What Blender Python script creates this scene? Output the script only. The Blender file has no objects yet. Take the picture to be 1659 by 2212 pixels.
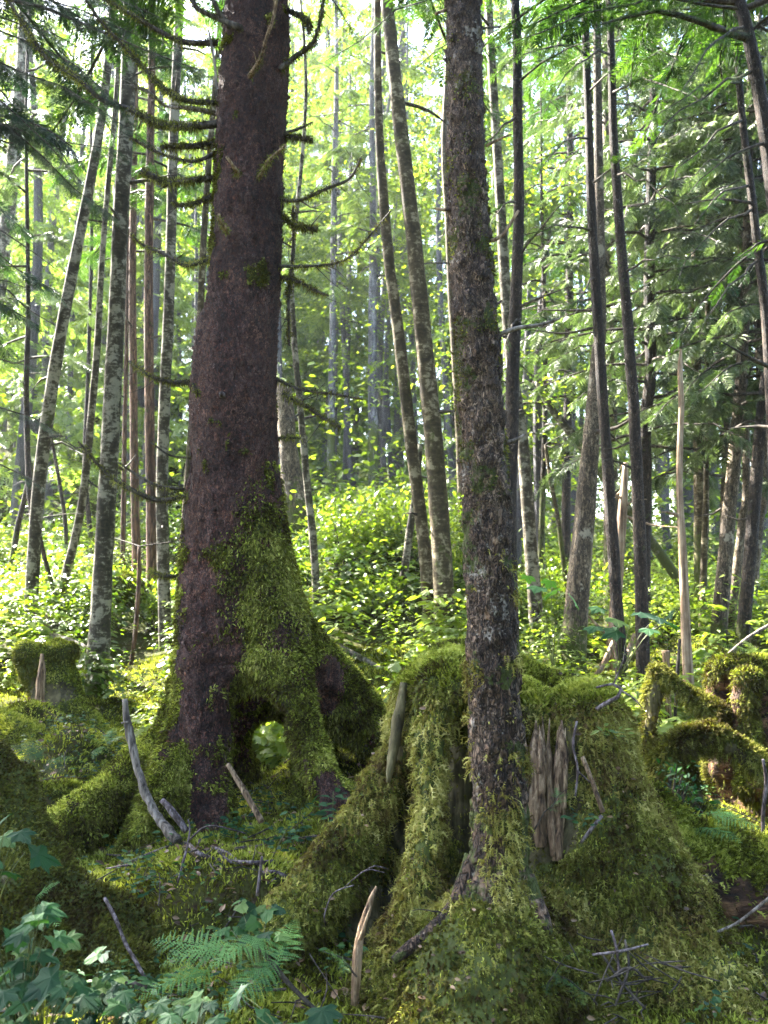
import bpy, math
import numpy as np
rng = np.random.default_rng(11)
C = bpy.context.scene.collection
# ------------------------------------------------------------------ camera model
F_PX, W_PX, H_PX = 1900.0, 1659.0, 2212.0
CAM = np.array((0.0, 0.0, 1.5))
PITCH = math.atan(144.0 / F_PX)
cp, sp = math.cos(PITCH), math.sin(PITCH)
def P(px, py, Y):
    u = (px - W_PX / 2) / F_PX; v = (H_PX / 2 - py) / F_PX
    d = np.array((u, cp - v * sp, sp + v * cp))
    return CAM + d * (Y / d[1])
def M(w, Y): return w / F_PX * Y                     # picture width at a distance -> metres

# ------------------------------------------------------------------ noise
_tab = np.random.default_rng(5).random(4096)
def _h(i, j, k, s):
    return _tab[(i * 73856093 ^ j * 19349663 ^ k * 83492791 ^ s * 2654435) & 4095]
def vnoise(p, s=0):
    p = np.asarray(p, float); q = np.floor(p).astype(np.int64); f = p - q; f = f * f * (3 - 2 * f)
    i, j, k = q[..., 0], q[..., 1], q[..., 2]; x, y, z = f[..., 0], f[..., 1], f[..., 2]
    def l(a, b, t): return a + (b - a) * t
    r = l(l(l(_h(i, j, k, s), _h(i+1, j, k, s), x), l(_h(i, j+1, k, s), _h(i+1, j+1, k, s), x), y),
          l(l(_h(i, j, k+1, s), _h(i+1, j, k+1, s), x), l(_h(i, j+1, k+1, s), _h(i+1, j+1, k+1, s), x), y), z)
    return r
def fbm(p, o=3, s=0):
    p = np.asarray(p, float); a = 0.5; t = 0; n = 0
    for k in range(o):
        t = t + a * vnoise(p * 2 ** k, s + k); n += a; a *= .5
    return t / n
def sstep(a, b, x):
    t = np.clip((x - a) / (b - a), 0, 1); return t * t * (3 - 2 * t)
def unit(v):
    v = np.asarray(v, float); return v / np.maximum(np.linalg.norm(v, axis=-1, keepdims=True), 1e-9)

# ------------------------------------------------------------------ mesh building
class Geo:
    """collects triangles and quads with a material slot and a random value per point"""
    def __init__(s): s.V = []; s.R = []; s.K = []; s.T = []; s.Q = []; s.n = 0
    def add(s, V, tris=None, quads=None, mi=0, rnd=None, moss=None):
        V = np.asarray(V, float).reshape(-1, 3); n = len(V)
        if n == 0: return
        s.V.append(V)
        s.R.append(np.full(n, rng.random()) if rnd is None else np.broadcast_to(np.asarray(rnd, float), (n,)))
        s.K.append(np.zeros(n) if moss is None else np.broadcast_to(np.asarray(moss, float), (n,)))
        if tris is not None and len(tris): s.T.append((np.asarray(tris, np.int64) + s.n, mi))
        if quads is not None and len(quads): s.Q.append((np.asarray(quads, np.int64) + s.n, mi))
        s.n += n
    def build(s, name, mats, parent=None, smooth=False):
        V = np.concatenate(s.V)
        base = np.array(parent.location) if parent is not None else np.zeros(3)
        if not isinstance(mats, (list, tuple)): mats = [mats]
        T = np.concatenate([t for t, _ in s.T]) if s.T else np.zeros((0, 3), np.int64)
        Q = np.concatenate([q for q, _ in s.Q]) if s.Q else np.zeros((0, 4), np.int64)
        mi = np.concatenate([np.full(len(t), m) for t, m in s.T] + [np.full(len(q), m) for q, m in s.Q])
        me = bpy.data.meshes.new(name)
        me.vertices.add(len(V)); me.vertices.foreach_set('co', (V - base).astype(np.float32).ravel())
        nl = T.size + Q.size
        me.loops.add(nl); me.loops.foreach_set('vertex_index', np.concatenate([T.ravel(), Q.ravel()]).astype(np.int32))
        me.polygons.add(len(T) + len(Q))
        st = np.concatenate([np.arange(len(T)) * 3, T.size + np.arange(len(Q)) * 4])
        me.polygons.foreach_set('loop_start', st.astype(np.int32))
        me.polygons.foreach_set('material_index', mi.astype(np.int32))
        me.polygons.foreach_set('use_smooth', np.full(len(st), smooth))
        for m in mats: me.materials.append(m)
        a = me.attributes.new('rnd', 'FLOAT', 'POINT'); a.data.foreach_set('value', np.concatenate(s.R).astype(np.float32))
        a = me.attributes.new('moss', 'FLOAT', 'POINT'); a.data.foreach_set('value', np.concatenate(s.K).astype(np.float32))
        me.update(); me.validate()
        o = bpy.data.objects.new(name, me); C.objects.link(o)
        if parent is not None: o.parent = parent
        return o
def tag(o, label=None, cat=None, group=None, kind=None):
    if label: o['label'] = label
    if cat: o['category'] = cat
    if group: o['group'] = group
    if kind: o['kind'] = kind
    return o
def thing(name, loc, label, cat, group=None):
    o = bpy.data.objects.new(name, None); C.objects.link(o); o.location = tuple(loc); o.empty_display_size = .1
    return tag(o, label, cat, group)

def resample(pts, rad, step):
    """smooth (Catmull-Rom) resampling of a polyline with radii"""
    pts = np.asarray(pts, float); rad = np.asarray(rad, float)
    A = np.column_stack([pts, rad]); A = np.vstack([2 * A[0] - A[1], A, 2 * A[-1] - A[-2]])
    out = []
    for i in range(1, len(A) - 2):
        a, b, c, d = A[i-1], A[i], A[i+1], A[i+2]
        n = max(1, int(np.linalg.norm((c - b)[:3]) / step))
        t = np.linspace(0, 1, n, endpoint=False)[:, None]
        out.append(.5 * (2*b + (c-a)*t + (2*a-5*b+4*c-d)*t**2 + (3*b-a-3*c+d)*t**3))
    out.append(A[-2][None]); out = np.vstack(out)
    return out[:, :3], np.maximum(out[:, 3], 1e-4)
def tube(g, pts, rad, seg=8, step=.1, bump=0., bscale=8., mi=0, mossfn=None, cap=True, seed=0, stretch=.35, rnd=None):
    p, r = resample(pts, rad, step); n = len(p)
    t = unit(np.gradient(p, axis=0))
    ref = np.array((0., 1., 0.1)) if abs(t[:, 1]).mean() < .8 else np.array((1., 0, 0))
    e1 = unit(np.cross(t, ref)); e2 = np.cross(t, e1)
    a = np.arange(seg) * 2 * math.pi / seg
    nrm = e1[:, None] * np.cos(a)[None, :, None] + e2[:, None] * np.sin(a)[None, :, None]
    rr = np.repeat(r[:, None], seg, 1)
    if bump:
        q = p[:, None] + nrm * r[:, None, None]
        qq = q * bscale * np.array((1, 1, stretch))
        rr = rr * (1 + bump * 2 * (fbm(qq, 3, seed) - .5))
    V = (p[:, None] + nrm * rr[:, :, None]).reshape(-1, 3)
    i = np.arange(n - 1)[:, None] * seg; j = np.arange(seg)[None]; k = (j + 1) % seg
    Q = np.stack([i + j, i + k, i + seg + k, i + seg + j], -1).reshape(-1, 4)
    mv = mossfn(V) if mossfn else None
    T = None
    if cap:
        V = np.vstack([V, p[0], p[-1]]); b = n * seg; jj = np.arange(seg); kk = (jj + 1) % seg
        T = np.vstack([np.stack([np.full(seg, b), kk, jj], 1), np.stack([np.full(seg, b + 1), (n-1)*seg + jj, (n-1)*seg + kk], 1)])
        if mv is not None: mv = np.concatenate([mv, [mv[:seg].mean(), mv[-seg:].mean()]])
    g.add(V, T, Q, mi, moss=mv, rnd=rnd)
    return V, Q

# ------------------------------------------------------------------ signed distance bodies (grown roots, stumps)
class Body:
    def __init__(s): s.ch = []; s.cut = []
    def chain(s, pp, k=.05): s.ch.append((np.array([P(*q[:3]) for q in pp]), np.array([M(q[3], q[2]) / 2 for q in pp]), k)); return s
    def hollow(s, pp, k=.03): s.cut.append((np.array([P(*q[:3]) for q in pp]), np.array([M(q[3], q[2]) / 2 for q in pp]), k)); return s
    def mesh(s, h, lo=None, hi=None):
        P0 = np.vstack([c[0] - c[1][:, None] for c in s.ch]).min(0) - 3 * h; P1 = np.vstack([c[0] + c[1][:, None] for c in s.ch]).max(0) + 3 * h
        if lo is not None: P0 = np.maximum(P0, lo)
        if hi is not None: P1 = np.minimum(P1, hi)
        n = np.ceil((P1 - P0) / h).astype(int) + 1
        D = np.full(n, 9.0, np.float32)
        ax = [P0[i] + h * np.arange(n[i]) for i in range(3)]
        def seg(a, b, ra, rb, pad):
            l = np.minimum(a - ra, b - rb) - pad; u = np.maximum(a + ra, b + rb) + pad
            s0 = [max(0, int((l[i] - P0[i]) / h)) for i in range(3)]; s1 = [min(n[i], int((u[i] - P0[i]) / h) + 2) for i in range(3)]
            if any(s1[i] <= s0[i] for i in range(3)): return None, None
            sl = tuple(slice(s0[i], s1[i]) for i in range(3))
            X, Y, Z = np.meshgrid(ax[0][sl[0]], ax[1][sl[1]], ax[2][sl[2]], indexing='ij')
            ab = b - a; L = max(ab @ ab, 1e-9)
            t = np.clip(((X - a[0]) * ab[0] + (Y - a[1]) * ab[1] + (Z - a[2]) * ab[2]) / L, 0, 1)
            d = np.sqrt((X - a[0] - t * ab[0])**2 + (Y - a[1] - t * ab[1])**2 + (Z - a[2] - t * ab[2])**2) - (ra + t * (rb - ra))
            return sl, d
        for pts, r, k in s.ch:
            pts, r = resample(pts, r, .12); E = np.full(n, 9.0, np.float32)
            for i in range(len(pts) - 1):
                sl, d = seg(pts[i], pts[i+1], r[i], r[i+1], .16)
                if sl is not None: E[sl] = np.minimum(E[sl], d)
            hh = np.clip(.5 + .5 * (D - E) / k, 0, 1); D = np.where(D > 5, E, np.where(E > 5, D, D + (E - D) * hh - k * hh * (1 - hh)))
        for pts, r, k in s.cut:
            pts, r = resample(pts, r, .15)
            for i in range(len(pts) - 1):
                sl, d = seg(pts[i], pts[i+1], r[i], r[i+1], .1)
                if sl is None: continue
                o = D[sl]; d = -d; hh = np.clip(.5 - .5 * (o - d) / k, 0, 1)
                D[sl] = o + (d - o) * hh + k * hh * (1 - hh)
        for a in range(3):                                      # close at the box
            q = [slice(None)] * 3; q[a] = 0; D[tuple(q)] = np.maximum(D[tuple(q)], h * .5)
            q[a] = -1; D[tuple(q)] = np.maximum(D[tuple(q)], h * .5)
        return nets(D, P0, h)
def nets(D, P0, h):
    s = D < 0; n = np.array(D.shape)
    off = [(i, j, k) for i in (0, 1) for j in (0, 1) for k in (0, 1)]
    def cs(A, o): return A[o[0]:n[0]-1+o[0], o[1]:n[1]-1+o[1], o[2]:n[2]-1+o[2]]
    cnt = sum(cs(s, o).astype(np.int8) for o in off); m = (cnt > 0) & (cnt < 8)
    idx = np.argwhere(m); vid = np.full(m.shape, -1, np.int64); vid[m] = np.arange(len(idx))
    val = {o: cs(D, o)[m] for o in off}
    acc = np.zeros((len(idx), 3)); c = np.zeros(len(idx))
    for o in off:
        for a in range(3):
            if o[a] == 0:
                o2 = list(o); o2[a] = 1; o2 = tuple(o2); va, vb = val[o], val[o2]; x = (va < 0) != (vb < 0)
                t = np.where(x, va / np.where(x, va - vb, 1), 0)
                p = np.repeat(np.array(o, float)[None], len(idx), 0); p[:, a] = t
                acc += np.where(x[:, None], p, 0); c += x
    V = P0 + h * (idx + acc / np.maximum(c, 1)[:, None])
    Q = []
    for a in range(3):
        b, d = (a + 1) % 3, (a + 2) % 3
        s0 = [slice(1, -1)] * 3; s0[a] = slice(0, n[a] - 1); s1 = list(s0); s1[a] = slice(1, n[a])
        A, B = s[tuple(s0)], s[tuple(s1)]; x = A != B; e = np.argwhere(x)
        e = e + np.array([1 if i != a else 0 for i in range(3)]); fl = A[x]
        def cell(db, dd):
            q = e.copy(); q[:, b] -= db; q[:, d] -= dd; return vid[q[:, 0], q[:, 1], q[:, 2]]
        f = np.stack([cell(1, 1), cell(0, 1), cell(0, 0), cell(1, 0)], 1); f[~fl] = f[~fl][:, ::-1]
        Q.append(f)
    return V, np.vstack(Q)
def vnormals(V, Q):
    fn = np.cross(V[Q[:, 2]] - V[Q[:, 0]], V[Q[:, 3]] - V[Q[:, 1]]); N = np.zeros_like(V)
    for i in range(4): np.add.at(N, Q[:, i], fn)
    return unit(N)
def relax(V, Q, it=2):
    for _ in range(it):
        A = np.zeros_like(V); c = np.zeros(len(V))
        for i in range(4):
            np.add.at(A, Q[:, i], V[Q[:, (i+1) % 4]]); np.add.at(c, Q[:, i], 1)
            np.add.at(A, Q[:, i], V[Q[:, (i-1) % 4]]); np.add.at(c, Q[:, i], 1)
        V = .5 * V + .5 * A / np.maximum(c, 1)[:, None]
    return V
def subdivide(V, Q):
    """one Catmull-like (linear) split of quads"""
    E = np.vstack([Q[:, [0, 1]], Q[:, [1, 2]], Q[:, [2, 3]], Q[:, [3, 0]]]); Es = np.sort(E, 1)
    U, inv = np.unique(Es[:, 0] * len(V) + Es[:, 1], return_inverse=True)
    ev = (V[U // len(V)] + V[U % len(V)]) / 2; fv = V[Q].mean(1); nq = len(Q); o = len(V); inv = inv.reshape(4, nq) + o
    f = np.arange(nq) + o + len(U)
    R = np.vstack([np.stack([Q[:, i], inv[i], f, inv[(i - 1) % 4]], 1) for i in range(4)])
    return np.vstack([V, ev, fv]), R

# ------------------------------------------------------------------ moss strands
def fuzz(g, V, Q, w, dens, L=(.02, .05), wid=.003, droop=.5, up=.7, spread=.5, mi=0, feather=False, maxn=400000, clump=0.):
    """strands of moss grown on the quads of a body where the weight w (per vertex) allows"""
    T = np.vstack([Q[:, [0, 1, 2]], Q[:, [0, 2, 3]]]); a, b, c = V[T[:, 0]], V[T[:, 1]], V[T[:, 2]]
    cr = np.cross(b - a, c - a); ar = np.linalg.norm(cr, axis=1) / 2; ww = ar * w[T].mean(1)
    tot = ww.sum(); n = int(min(maxn, tot * dens))
    if n < 1: return
    t = rng.choice(len(T), n, p=ww / tot); u = rng.random((n, 2)); fl = u.sum(1) > 1; u[fl] = 1 - u[fl]
    p = a[t] + (b - a)[t] * u[:, :1] + (c - a)[t] * u[:, 1:]; nr = unit(cr)[t]
    strands(g, p, nr, L, wid, droop, up, spread, mi, feather, clump)
def strands(g, p, nr, L, wid, droop, up, spread, mi=0, feather=False, clump=0.):
    n = len(p)
    len_ = L[0] + (L[1] - L[0]) * rng.random(n) ** 1.5
    cl = fbm(p * 9, 2, 3)
    len_ = len_ * (.55 + .9 * cl)
    d0 = unit(nr * up + rng.normal(0, spread, (n, 3)) * .6 + (vn3(p * 14) - .5) * clump)
    down = np.array((0, 0, -1.0))
    dd = droop * (.5 + rng.random(n))[:, None]
    d1 = unit(d0 * (1 - np.minimum(dd, .95)) + down * dd)
    side = unit(np.cross(d0, rng.normal(0, 1, (n, 3)))) * (wid * (.6 + .8 * rng.random(n)))[:, None]
    m = p + d0 * (len_ * .45)[:, None]; e = m + d1 * (len_ * .55)[:, None]
    r = np.clip(.5 + .75 * (rng.random(n) - .5) + 1.3 * (fbm(p * 6, 3, 9) - .5) + .6 * (cl - .5), 0, 1)
    b = p - nr * .006
    VV = np.stack([b - side * .6, b + side * .6, m + side, m - side, e], 1).reshape(-1, 3)
    i = np.arange(n)[:, None] * 5
    g.add(VV, np.hstack([i + 3, i + 2, i + 4]), np.hstack([i, i + 1, i + 2, i + 3]), mi, rnd=np.repeat(r, 5))
    if feather:
        for t0 in (.35, .6, .8):
            q = b + (m - b) * min(1, t0 * 2) if t0 < .5 else m + (e - m) * (t0 - .5) * 2
            for sg in (1, -1):
                f = unit(np.cross(d1, side)) * .2 + unit(side) * sg + d1 * .8
                tip = q + unit(f) * (len_ * .28)[:, None]; sd = d1 * (wid * .7)
                VV = np.stack([q - sd, q + sd, tip], 1).reshape(-1, 3); i = np.arange(n)[:, None] * 3
                g.add(VV, np.hstack([i, i + 1, i + 2]), None, mi, rnd=np.repeat(r, 3))
def vn3(p): return np.stack([vnoise(p, 21), vnoise(p, 22), vnoise(p, 23)], -1)

# ------------------------------------------------------------------ foliage templates (unit length along +x, face up +z)
def tmpl(V, T=None, Q=None): return np.array(V, float), (None if T is None else np.array(T)), (None if Q is None else np.array(Q))
def frond_coarse(npair=9, w=.045, seed=0):
    r = np.random.default_rng(seed); V = []; Q = []
    def leaf(o, d, L, wd):
        n = len(V); s = np.array((-d[1], d[0], 0)); m = o + d * L * .45
        V.extend([o, m + s * wd + (0, 0, .01), o + d * L + (0, 0, -.12 * L), m - s * wd]); Q.append([n, n+1, n+2, n+3])
    for i in range(npair):
        t = .08 + .86 * i / (npair - 1); l = (.42 * (1 - t) ** .7 + .07) * r.uniform(.8, 1.15)
        for sg in (1, -1):
            a = r.uniform(.75, 1.05) * sg; o = np.array((t + r.uniform(-.02, .02), 0, -.12 * t * t))
            leaf(o, np.array((math.cos(a), math.sin(a), r.uniform(-.12, .06))), l, w * r.uniform(.7, 1.2))
    leaf(np.array((.9, 0, -.1)), np.array((1., 0, -.1)), .14, w * .7)
    leaf(np.array((0., 0, 0)), np.array((1., 0, -.1)), .95, .008)
    return tmpl(V, None, Q)
def frond_fine(npair=9, seed=0):
    r = np.random.default_rng(seed); V = []; Q = []
    def leaf(o, d, L, wd):
        n = len(V); s = np.array((-d[1], d[0], 0)); m = o + d * L * .5
        V.extend([o, m + s * wd, o + d * L + (0, 0, -.05 * L), m - s * wd]); Q.append([n, n+1, n+2, n+3])
    def needles(o, d, L, k):
        for j in range(k):
            q = o + d * L * (j + .5) / k + np.array((0, 0, -.1 * (L * j / k)))
            for sg in (1, -1):
                a = sg * r.uniform(.8, 1.25); dd = np.array((d[0]*math.cos(a) - d[1]*math.sin(a), d[0]*math.sin(a) + d[1]*math.cos(a), r.uniform(-.2, .2)))
                leaf(q, dd, r.uniform(.034, .056), .0085)
        leaf(o, d, L, .004)
    for i in range(npair):
        t = .06 + .86 * i / (npair - 1); l0 = (.46 * (1 - t) ** .6 + .05)
        for sg in (1, -1):
            l = l0 * r.uniform(.35, 1.15)
            if r.random() < .12: continue
            a = r.uniform(.5, 1.15) * sg; o = np.array((t + r.uniform(-.035, .035), 0, -.1 * t * t))
            needles(o, np.array((math.cos(a), math.sin(a), r.uniform(-.1, .05))), l, max(3, int(l / .034)))
    needles(np.array((0., 0, 0)), np.array((1., 0, -.08)), 1.02, 18)
    return tmpl(V, None, Q)
def leaf_simple():
    V = [(0,0,0),(.3,.24,.05),(.3,0,0),(.3,-.24,.05),(.68,.2,.02),(.68,0,-.04),(.68,-.2,.02),(1,0,-.12)]
    return tmpl(V, [(0,2,1),(0,3,2),(4,5,7),(5,6,7)], [(1,2,5,4),(2,3,6,5)])
def leaf_lobed(lobes=5, seed=0):
    r = np.random.default_rng(seed); V = [(0, 0, 0), (.34, 0, .02)]; pts = [(0.02, .0)]
    angs = np.linspace(-1.95, 1.95, lobes)
    for k, a in enumerate(angs):
        Lb = .62 - .17 * abs(a) / 1.95 + (0.08 if k == lobes // 2 else 0); wd = .36 if lobes > 3 else .55
        for da, rr in ((-1.1, .66), (-.8, .84), (-.72, .78), (-.45, .96), (-.38, .89), (-.16, 1.04), (-.11, .98), (0, 1.15), (.11, .98), (.16, 1.04), (.38, .89), (.45, .96), (.72, .78), (.8, .84)):
            aa = a + da * wd; q = Lb * rr * r.uniform(.96, 1.04); pts.append((.34 + q * math.cos(aa), q * math.sin(aa)))
    pts[0] = (.16, 0)
    V = [(.34, 0, .02)] + [(x, y, -.10 * ((x - .34)**2 + y*y) / .3 + .025 * math.cos(2.56 * math.atan2(y, x - .34) * 2)) for x, y in pts]
    n = len(pts); T = [(0, 1 + i, 1 + (i + 1) % n) for i in range(n)]
    return tmpl(V, T, None)
def fern_frond(np_=20, seed=0, arch=.35):
    r = np.random.default_rng(seed); V = []; Q = []
    def lf(o, d, L, wd):
        n = len(V); s = np.cross((0, 0, 1.), d); m = o + d * L * .4
        V.extend([o - s * wd * .5, m + s * wd, o + d * L, m - s * wd]); Q.append([n + 0, n+3, n+2, n+1])
    for i in range(np_):
        t = .12 + .86 * i / (np_ - 1); prof = min(1, (t - .05) * 4.5) * (1 - t) ** .75
        L = (.40 * prof + .012) * r.uniform(.86, 1.08); k = max(3, int(L / .022))
        for sg in (1, -1):
            a = sg * (1.22 - .25 * t) + r.normal(0, .08); d = unit(np.array((math.cos(a), math.sin(a), -.12 + r.normal(0, .12)))); o = np.array((t + .008 * sg, 0, 0))
            for j in range(k):
                u = (j + .5) / k; q = o + d * L * u + np.array((0, 0, -.15 * L * u * u)); pl = (.023 * prof + .007) * (1 - u) ** .7 + .003
                for s2 in (1, -1):
                    b = s2 * 1.1; dd = np.array((d[0]*math.cos(b) - d[1]*math.sin(b), d[0]*math.sin(b) + d[1]*math.cos(b), -.05))
                    lf(q, dd, pl, min(.0095, L / k * .42))
            lf(o, d, L, .004)
    lf(np.array((0., 0, 0)), np.array((1., 0, 0)), 1, .006)
    V = np.array(V); V[:, 2] += arch * (V[:, 0] - V[:, 0] ** 2) * 1.0
    return V, None, np.array(Q)
FC = [frond_coarse(12, .027, i) for i in range(4)]; FF = [frond_fine(8, i) for i in range(5)]
FD = [frond_coarse(6, .075, 7 + i) for i in range(2)]
LS = leaf_simple(); LL = [leaf_lobed(5, i) for i in range(2)]; L3 = leaf_lobed(3, 4); FERN = [fern_frond(20, i) for i in range(2)]
def place(g, tm, O, D, U, S, mi=0, rnd=None):
    """copies of a template: origin O, direction D, face normal U, length S (all arrays)"""
    V, T, Q = tm; O = np.asarray(O, float).reshape(-1, 3); n = len(O)
    if n == 0: return
    D = unit(np.broadcast_to(np.asarray(D, float), (n, 3))); U = np.broadcast_to(np.asarray(U, float), (n, 3))
    U = unit(U - D * (U * D).sum(1, keepdims=True)); B = np.cross(U, D); S = np.broadcast_to(np.asarray(S, float), (n,))
    W = O[:, None] + S[:, None, None] * (V[None, :, :1] * D[:, None] + V[None, :, 1:2] * B[:, None] + V[None, :, 2:] * U[:, None])
    m = len(V); off = (np.arange(n) * m)[:, None, None]
    r = rng.random(n) if rnd is None else np.broadcast_to(rnd, (n,))
    g.add(W.reshape(-1, 3), None if T is None else (T[None] + off).reshape(-1, 3), None if Q is None else (Q[None] + off).reshape(-1, 4), mi, rnd=np.repeat(r, m))

def bough(gl, gw, a, b, sag=.1, n=24, fl=.35, fine=False, t0=.2, thick=.012, mi=0, mw=0, tilt=.35, hang=.3, tone=None, lobe=None, far=False):
    """a conifer branch from a to b: a thin limb with flat sprays along both sides"""
    a = np.asarray(a, float); b = np.asarray(b, float); L = np.linalg.norm(b - a)
    t = np.linspace(0, 1, 7)[:, None]; pts = a + (b - a) * t; pts[:, 2] += sag * L * (4 * t * (1 - t))[:, 0] * .8
    pts[1:] += rng.normal(0, .012 * L, (6, 3))
    if gw is not None: tube(gw, pts, np.linspace(thick, thick * .2, 7), seg=5, step=L / 8, mi=mw, cap=False)
    if n < 1: return
    tt = np.sort(t0 + (1 - t0) * rng.random(n) ** .85); k = np.minimum((tt * 6).astype(int), 5); f = (tt * 6 - k)[:, None]
    O = pts[k] * (1 - f) + pts[k + 1] * f; ax = unit(pts[k + 1] - pts[k])
    s = np.where(np.arange(n) % 2 == 0, 1, -1)[:, None]; lat = unit(np.cross(ax, (0, 0, 1.)))
    D = ax * rng.uniform(.4, .95, (n, 1)) + lat * s * rng.uniform(.45, 1., (n, 1)) + np.array((0, 0, -1.)) * (hang * rng.uniform(.2, 1.4, (n, 1)))
    U = np.array((0, 0, 1.)) + rng.normal(0, tilt, (n, 3)); S = fl * rng.uniform(.45, 1.25, n) * (1.05 - .55 * tt)
    T = FF if fine else (FD if far else FC); q = rng.integers(0, len(T), n)
    r = None if tone is None else np.clip(tone + rng.normal(0, .18, n), 0, 1)
    for j in range(len(T)):
        m = q == j; place(gl, T[j], O[m], D[m], U[m], S[m], mi, None if r is None else r[m])

# ------------------------------------------------------------------ materials
class NT:
    def __init__(s, name):
        s.m = bpy.data.materials.new(name); s.m.use_nodes = True; s.t = s.m.node_tree; s.t.nodes.clear()
        s.out = s.t.nodes.new('ShaderNodeOutputMaterial')
    def n(s, typ, ins=None, **kw):
        x = s.t.nodes.new('ShaderNode' + typ)
        for k, v in kw.items(): setattr(x, k, v)
        for k, v in (ins or {}).items():
            if hasattr(v, 'links'): s.t.links.new(v, x.inputs[k])
            else: x.inputs[k].default_value = v
        return x
    def ramp(s, fac, stops):
        x = s.n('ValToRGB', {'Fac': fac}); e = x.color_ramp.elements
        while len(e) < len(stops): e.new(.5)
        for i, (p, c) in enumerate(stops): e[i].position = p; e[i].color = (c, c, c, 1) if isinstance(c, (int, float)) else (*c, 1)
        return x.outputs['Color']
    def mix(s, f, a, b, mode='MIX'):
        x = s.n('Mix', data_type='RGBA', blend_type=mode)
        for i, v in ((0, f), (6, a), (7, b)):
            if hasattr(v, 'links'): s.t.links.new(v, x.inputs[i])
            else: x.inputs[i].default_value = v if i == 0 else (*v, 1)
        return x.outputs[2]
    def math(s, op, a, b=0., c=0.):
        x = s.n('Math', operation=op)
        for i, v in enumerate((a, b, c)):
            if hasattr(v, 'links'): s.t.links.new(v, x.inputs[i])
            else: x.inputs[i].default_value = v
        return x.outputs[0]
    def coord(s, scale=(1, 1, 1), rot=(0, 0, 0)):
        tc = s.n('TexCoord'); mp = s.n('Mapping', {'Vector': tc.outputs['Object'], 'Scale': scale, 'Rotation': rot}); return mp.outputs[0]
    def noise(s, vec, scale, detail=4., rough=.55, dist=0.):
        return s.n('TexNoise', {'Vector': vec, 'Scale': scale, 'Detail': detail, 'Roughness': rough, 'Distortion': dist}).outputs['Fac']
    def voro(s, vec, scale, feature='F1', rand=1.):
        return s.n('TexVoronoi', {'Vector': vec, 'Scale': scale, 'Randomness': rand}, feature=feature)
    def attr(s, name): return s.n('Attribute', attribute_name=name).outputs['Fac']
    def done(s, shader): s.t.links.new(shader, s.out.inputs['Surface']); return s.m
    def princ(s, col, rough=.8, normal=None, spec=.3):
        i = {'Base Color': col if hasattr(col, 'links') else (*col, 1), 'Roughness': rough, 'Specular IOR Level': spec}
        if normal is not None: i['Normal'] = normal
        return s.n('BsdfPrincipled', i).outputs[0]
    def bump(s, h, dist, strength=1.): return s.n('Bump', {'Height': h, 'Distance': dist, 'Strength': strength}).outputs[0]

MOSS_D, MOSS_M, MOSS_L = (.030, .038, .006), (.085, .100, .013), (.21, .225, .04)
def bark_scaly(name, dark, mid, light, scale=38., zs=.45, bump=.010, lichen=None, lich=.62, mossc=MOSS_M, wet=.0):
    t = NT(name); v = t.coord((1, 1, zs)); n = t.noise(v, 7., 5)
    vv = t.n('VectorMath', {0: v, 1: t.n('TexNoise', {'Vector': v, 'Scale': 22., 'Detail': 3.}).outputs['Color']}, operation='MULTIPLY_ADD')
    vv.inputs[1].default_value = (1, 1, 1); t.t.links.new(t.n('VectorMath', {0: t.n('TexNoise', {'Vector': v, 'Scale': 16., 'Detail': 4.}).outputs['Color'], 1: (.05, .05, .05)}, operation='MULTIPLY').outputs[0], vv.inputs[2])
    e = t.voro(vv.outputs[0], scale, 'DISTANCE_TO_EDGE').outputs['Distance']; cell = t.voro(vv.outputs[0], scale)
    crack = t.ramp(e, ((.02, 0.), (.22, 1.)))
    f2 = t.noise(v, 60., 4, .65)
    shade = t.mix(.6, cell.outputs['Color'], n)
    h = t.math('ADD', t.math('MULTIPLY', crack, .55), t.math('ADD', t.math('MULTIPLY', f2, .5), t.math('MULTIPLY', t.n('SeparateColor', {'Color': cell.outputs['Color']}).outputs[0], .6)))
    c = t.ramp(t.math('ADD', t.math('MULTIPLY', n, .55), t.math('MULTIPLY', f2, .5)), ((.36, dark), (.50, mid), (.64, light)))
    c = t.mix(t.math('MULTIPLY', t.math('SUBTRACT', 1., crack), .85), c, tuple(.4 * x for x in dark))
    c = t.mix(1., c, t.ramp(t.n('SeparateColor', {'Color': cell.outputs['Color']}).outputs[1], ((0., .55), (1., 1.6))), 'MULTIPLY')
    c = t.mix(.55, c, t.ramp(t.noise(t.coord((1, 1, .4)), 3., 4, .6), ((.35, .45), (.65, 1.5))), 'MULTIPLY')
    if lichen:
        ln = t.ramp(t.noise(t.coord((1, 1, .7)), 6.5, 9, .68), ((lich, 0.), (lich + .05, 1.)))
        ln2 = t.ramp(t.noise(t.coord((1, 1, .8)), 44., 4, .6), ((.62, 0.), (.70, 1.)))
        c = t.mix(t.math('MULTIPLY', t.math('MAXIMUM', ln, t.math('MULTIPLY', ln2, .55)), .8), c, lichen)
    mm = t.math('ADD', t.attr('moss'), t.math('MULTIPLY', t.math('SUBTRACT', t.noise(t.coord(), 24., 5, .7), .5), 1.1))
    mk = t.ramp(mm, ((.42, 0.), (.58, 1.)))
    mc = t.mix(t.noise(t.coord(), 60., 3), MOSS_D, mossc)
    c = t.mix(mk, c, mc)
    return t.done(t.princ(c, .82 - wet, t.bump(h, bump), .35))
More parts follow.
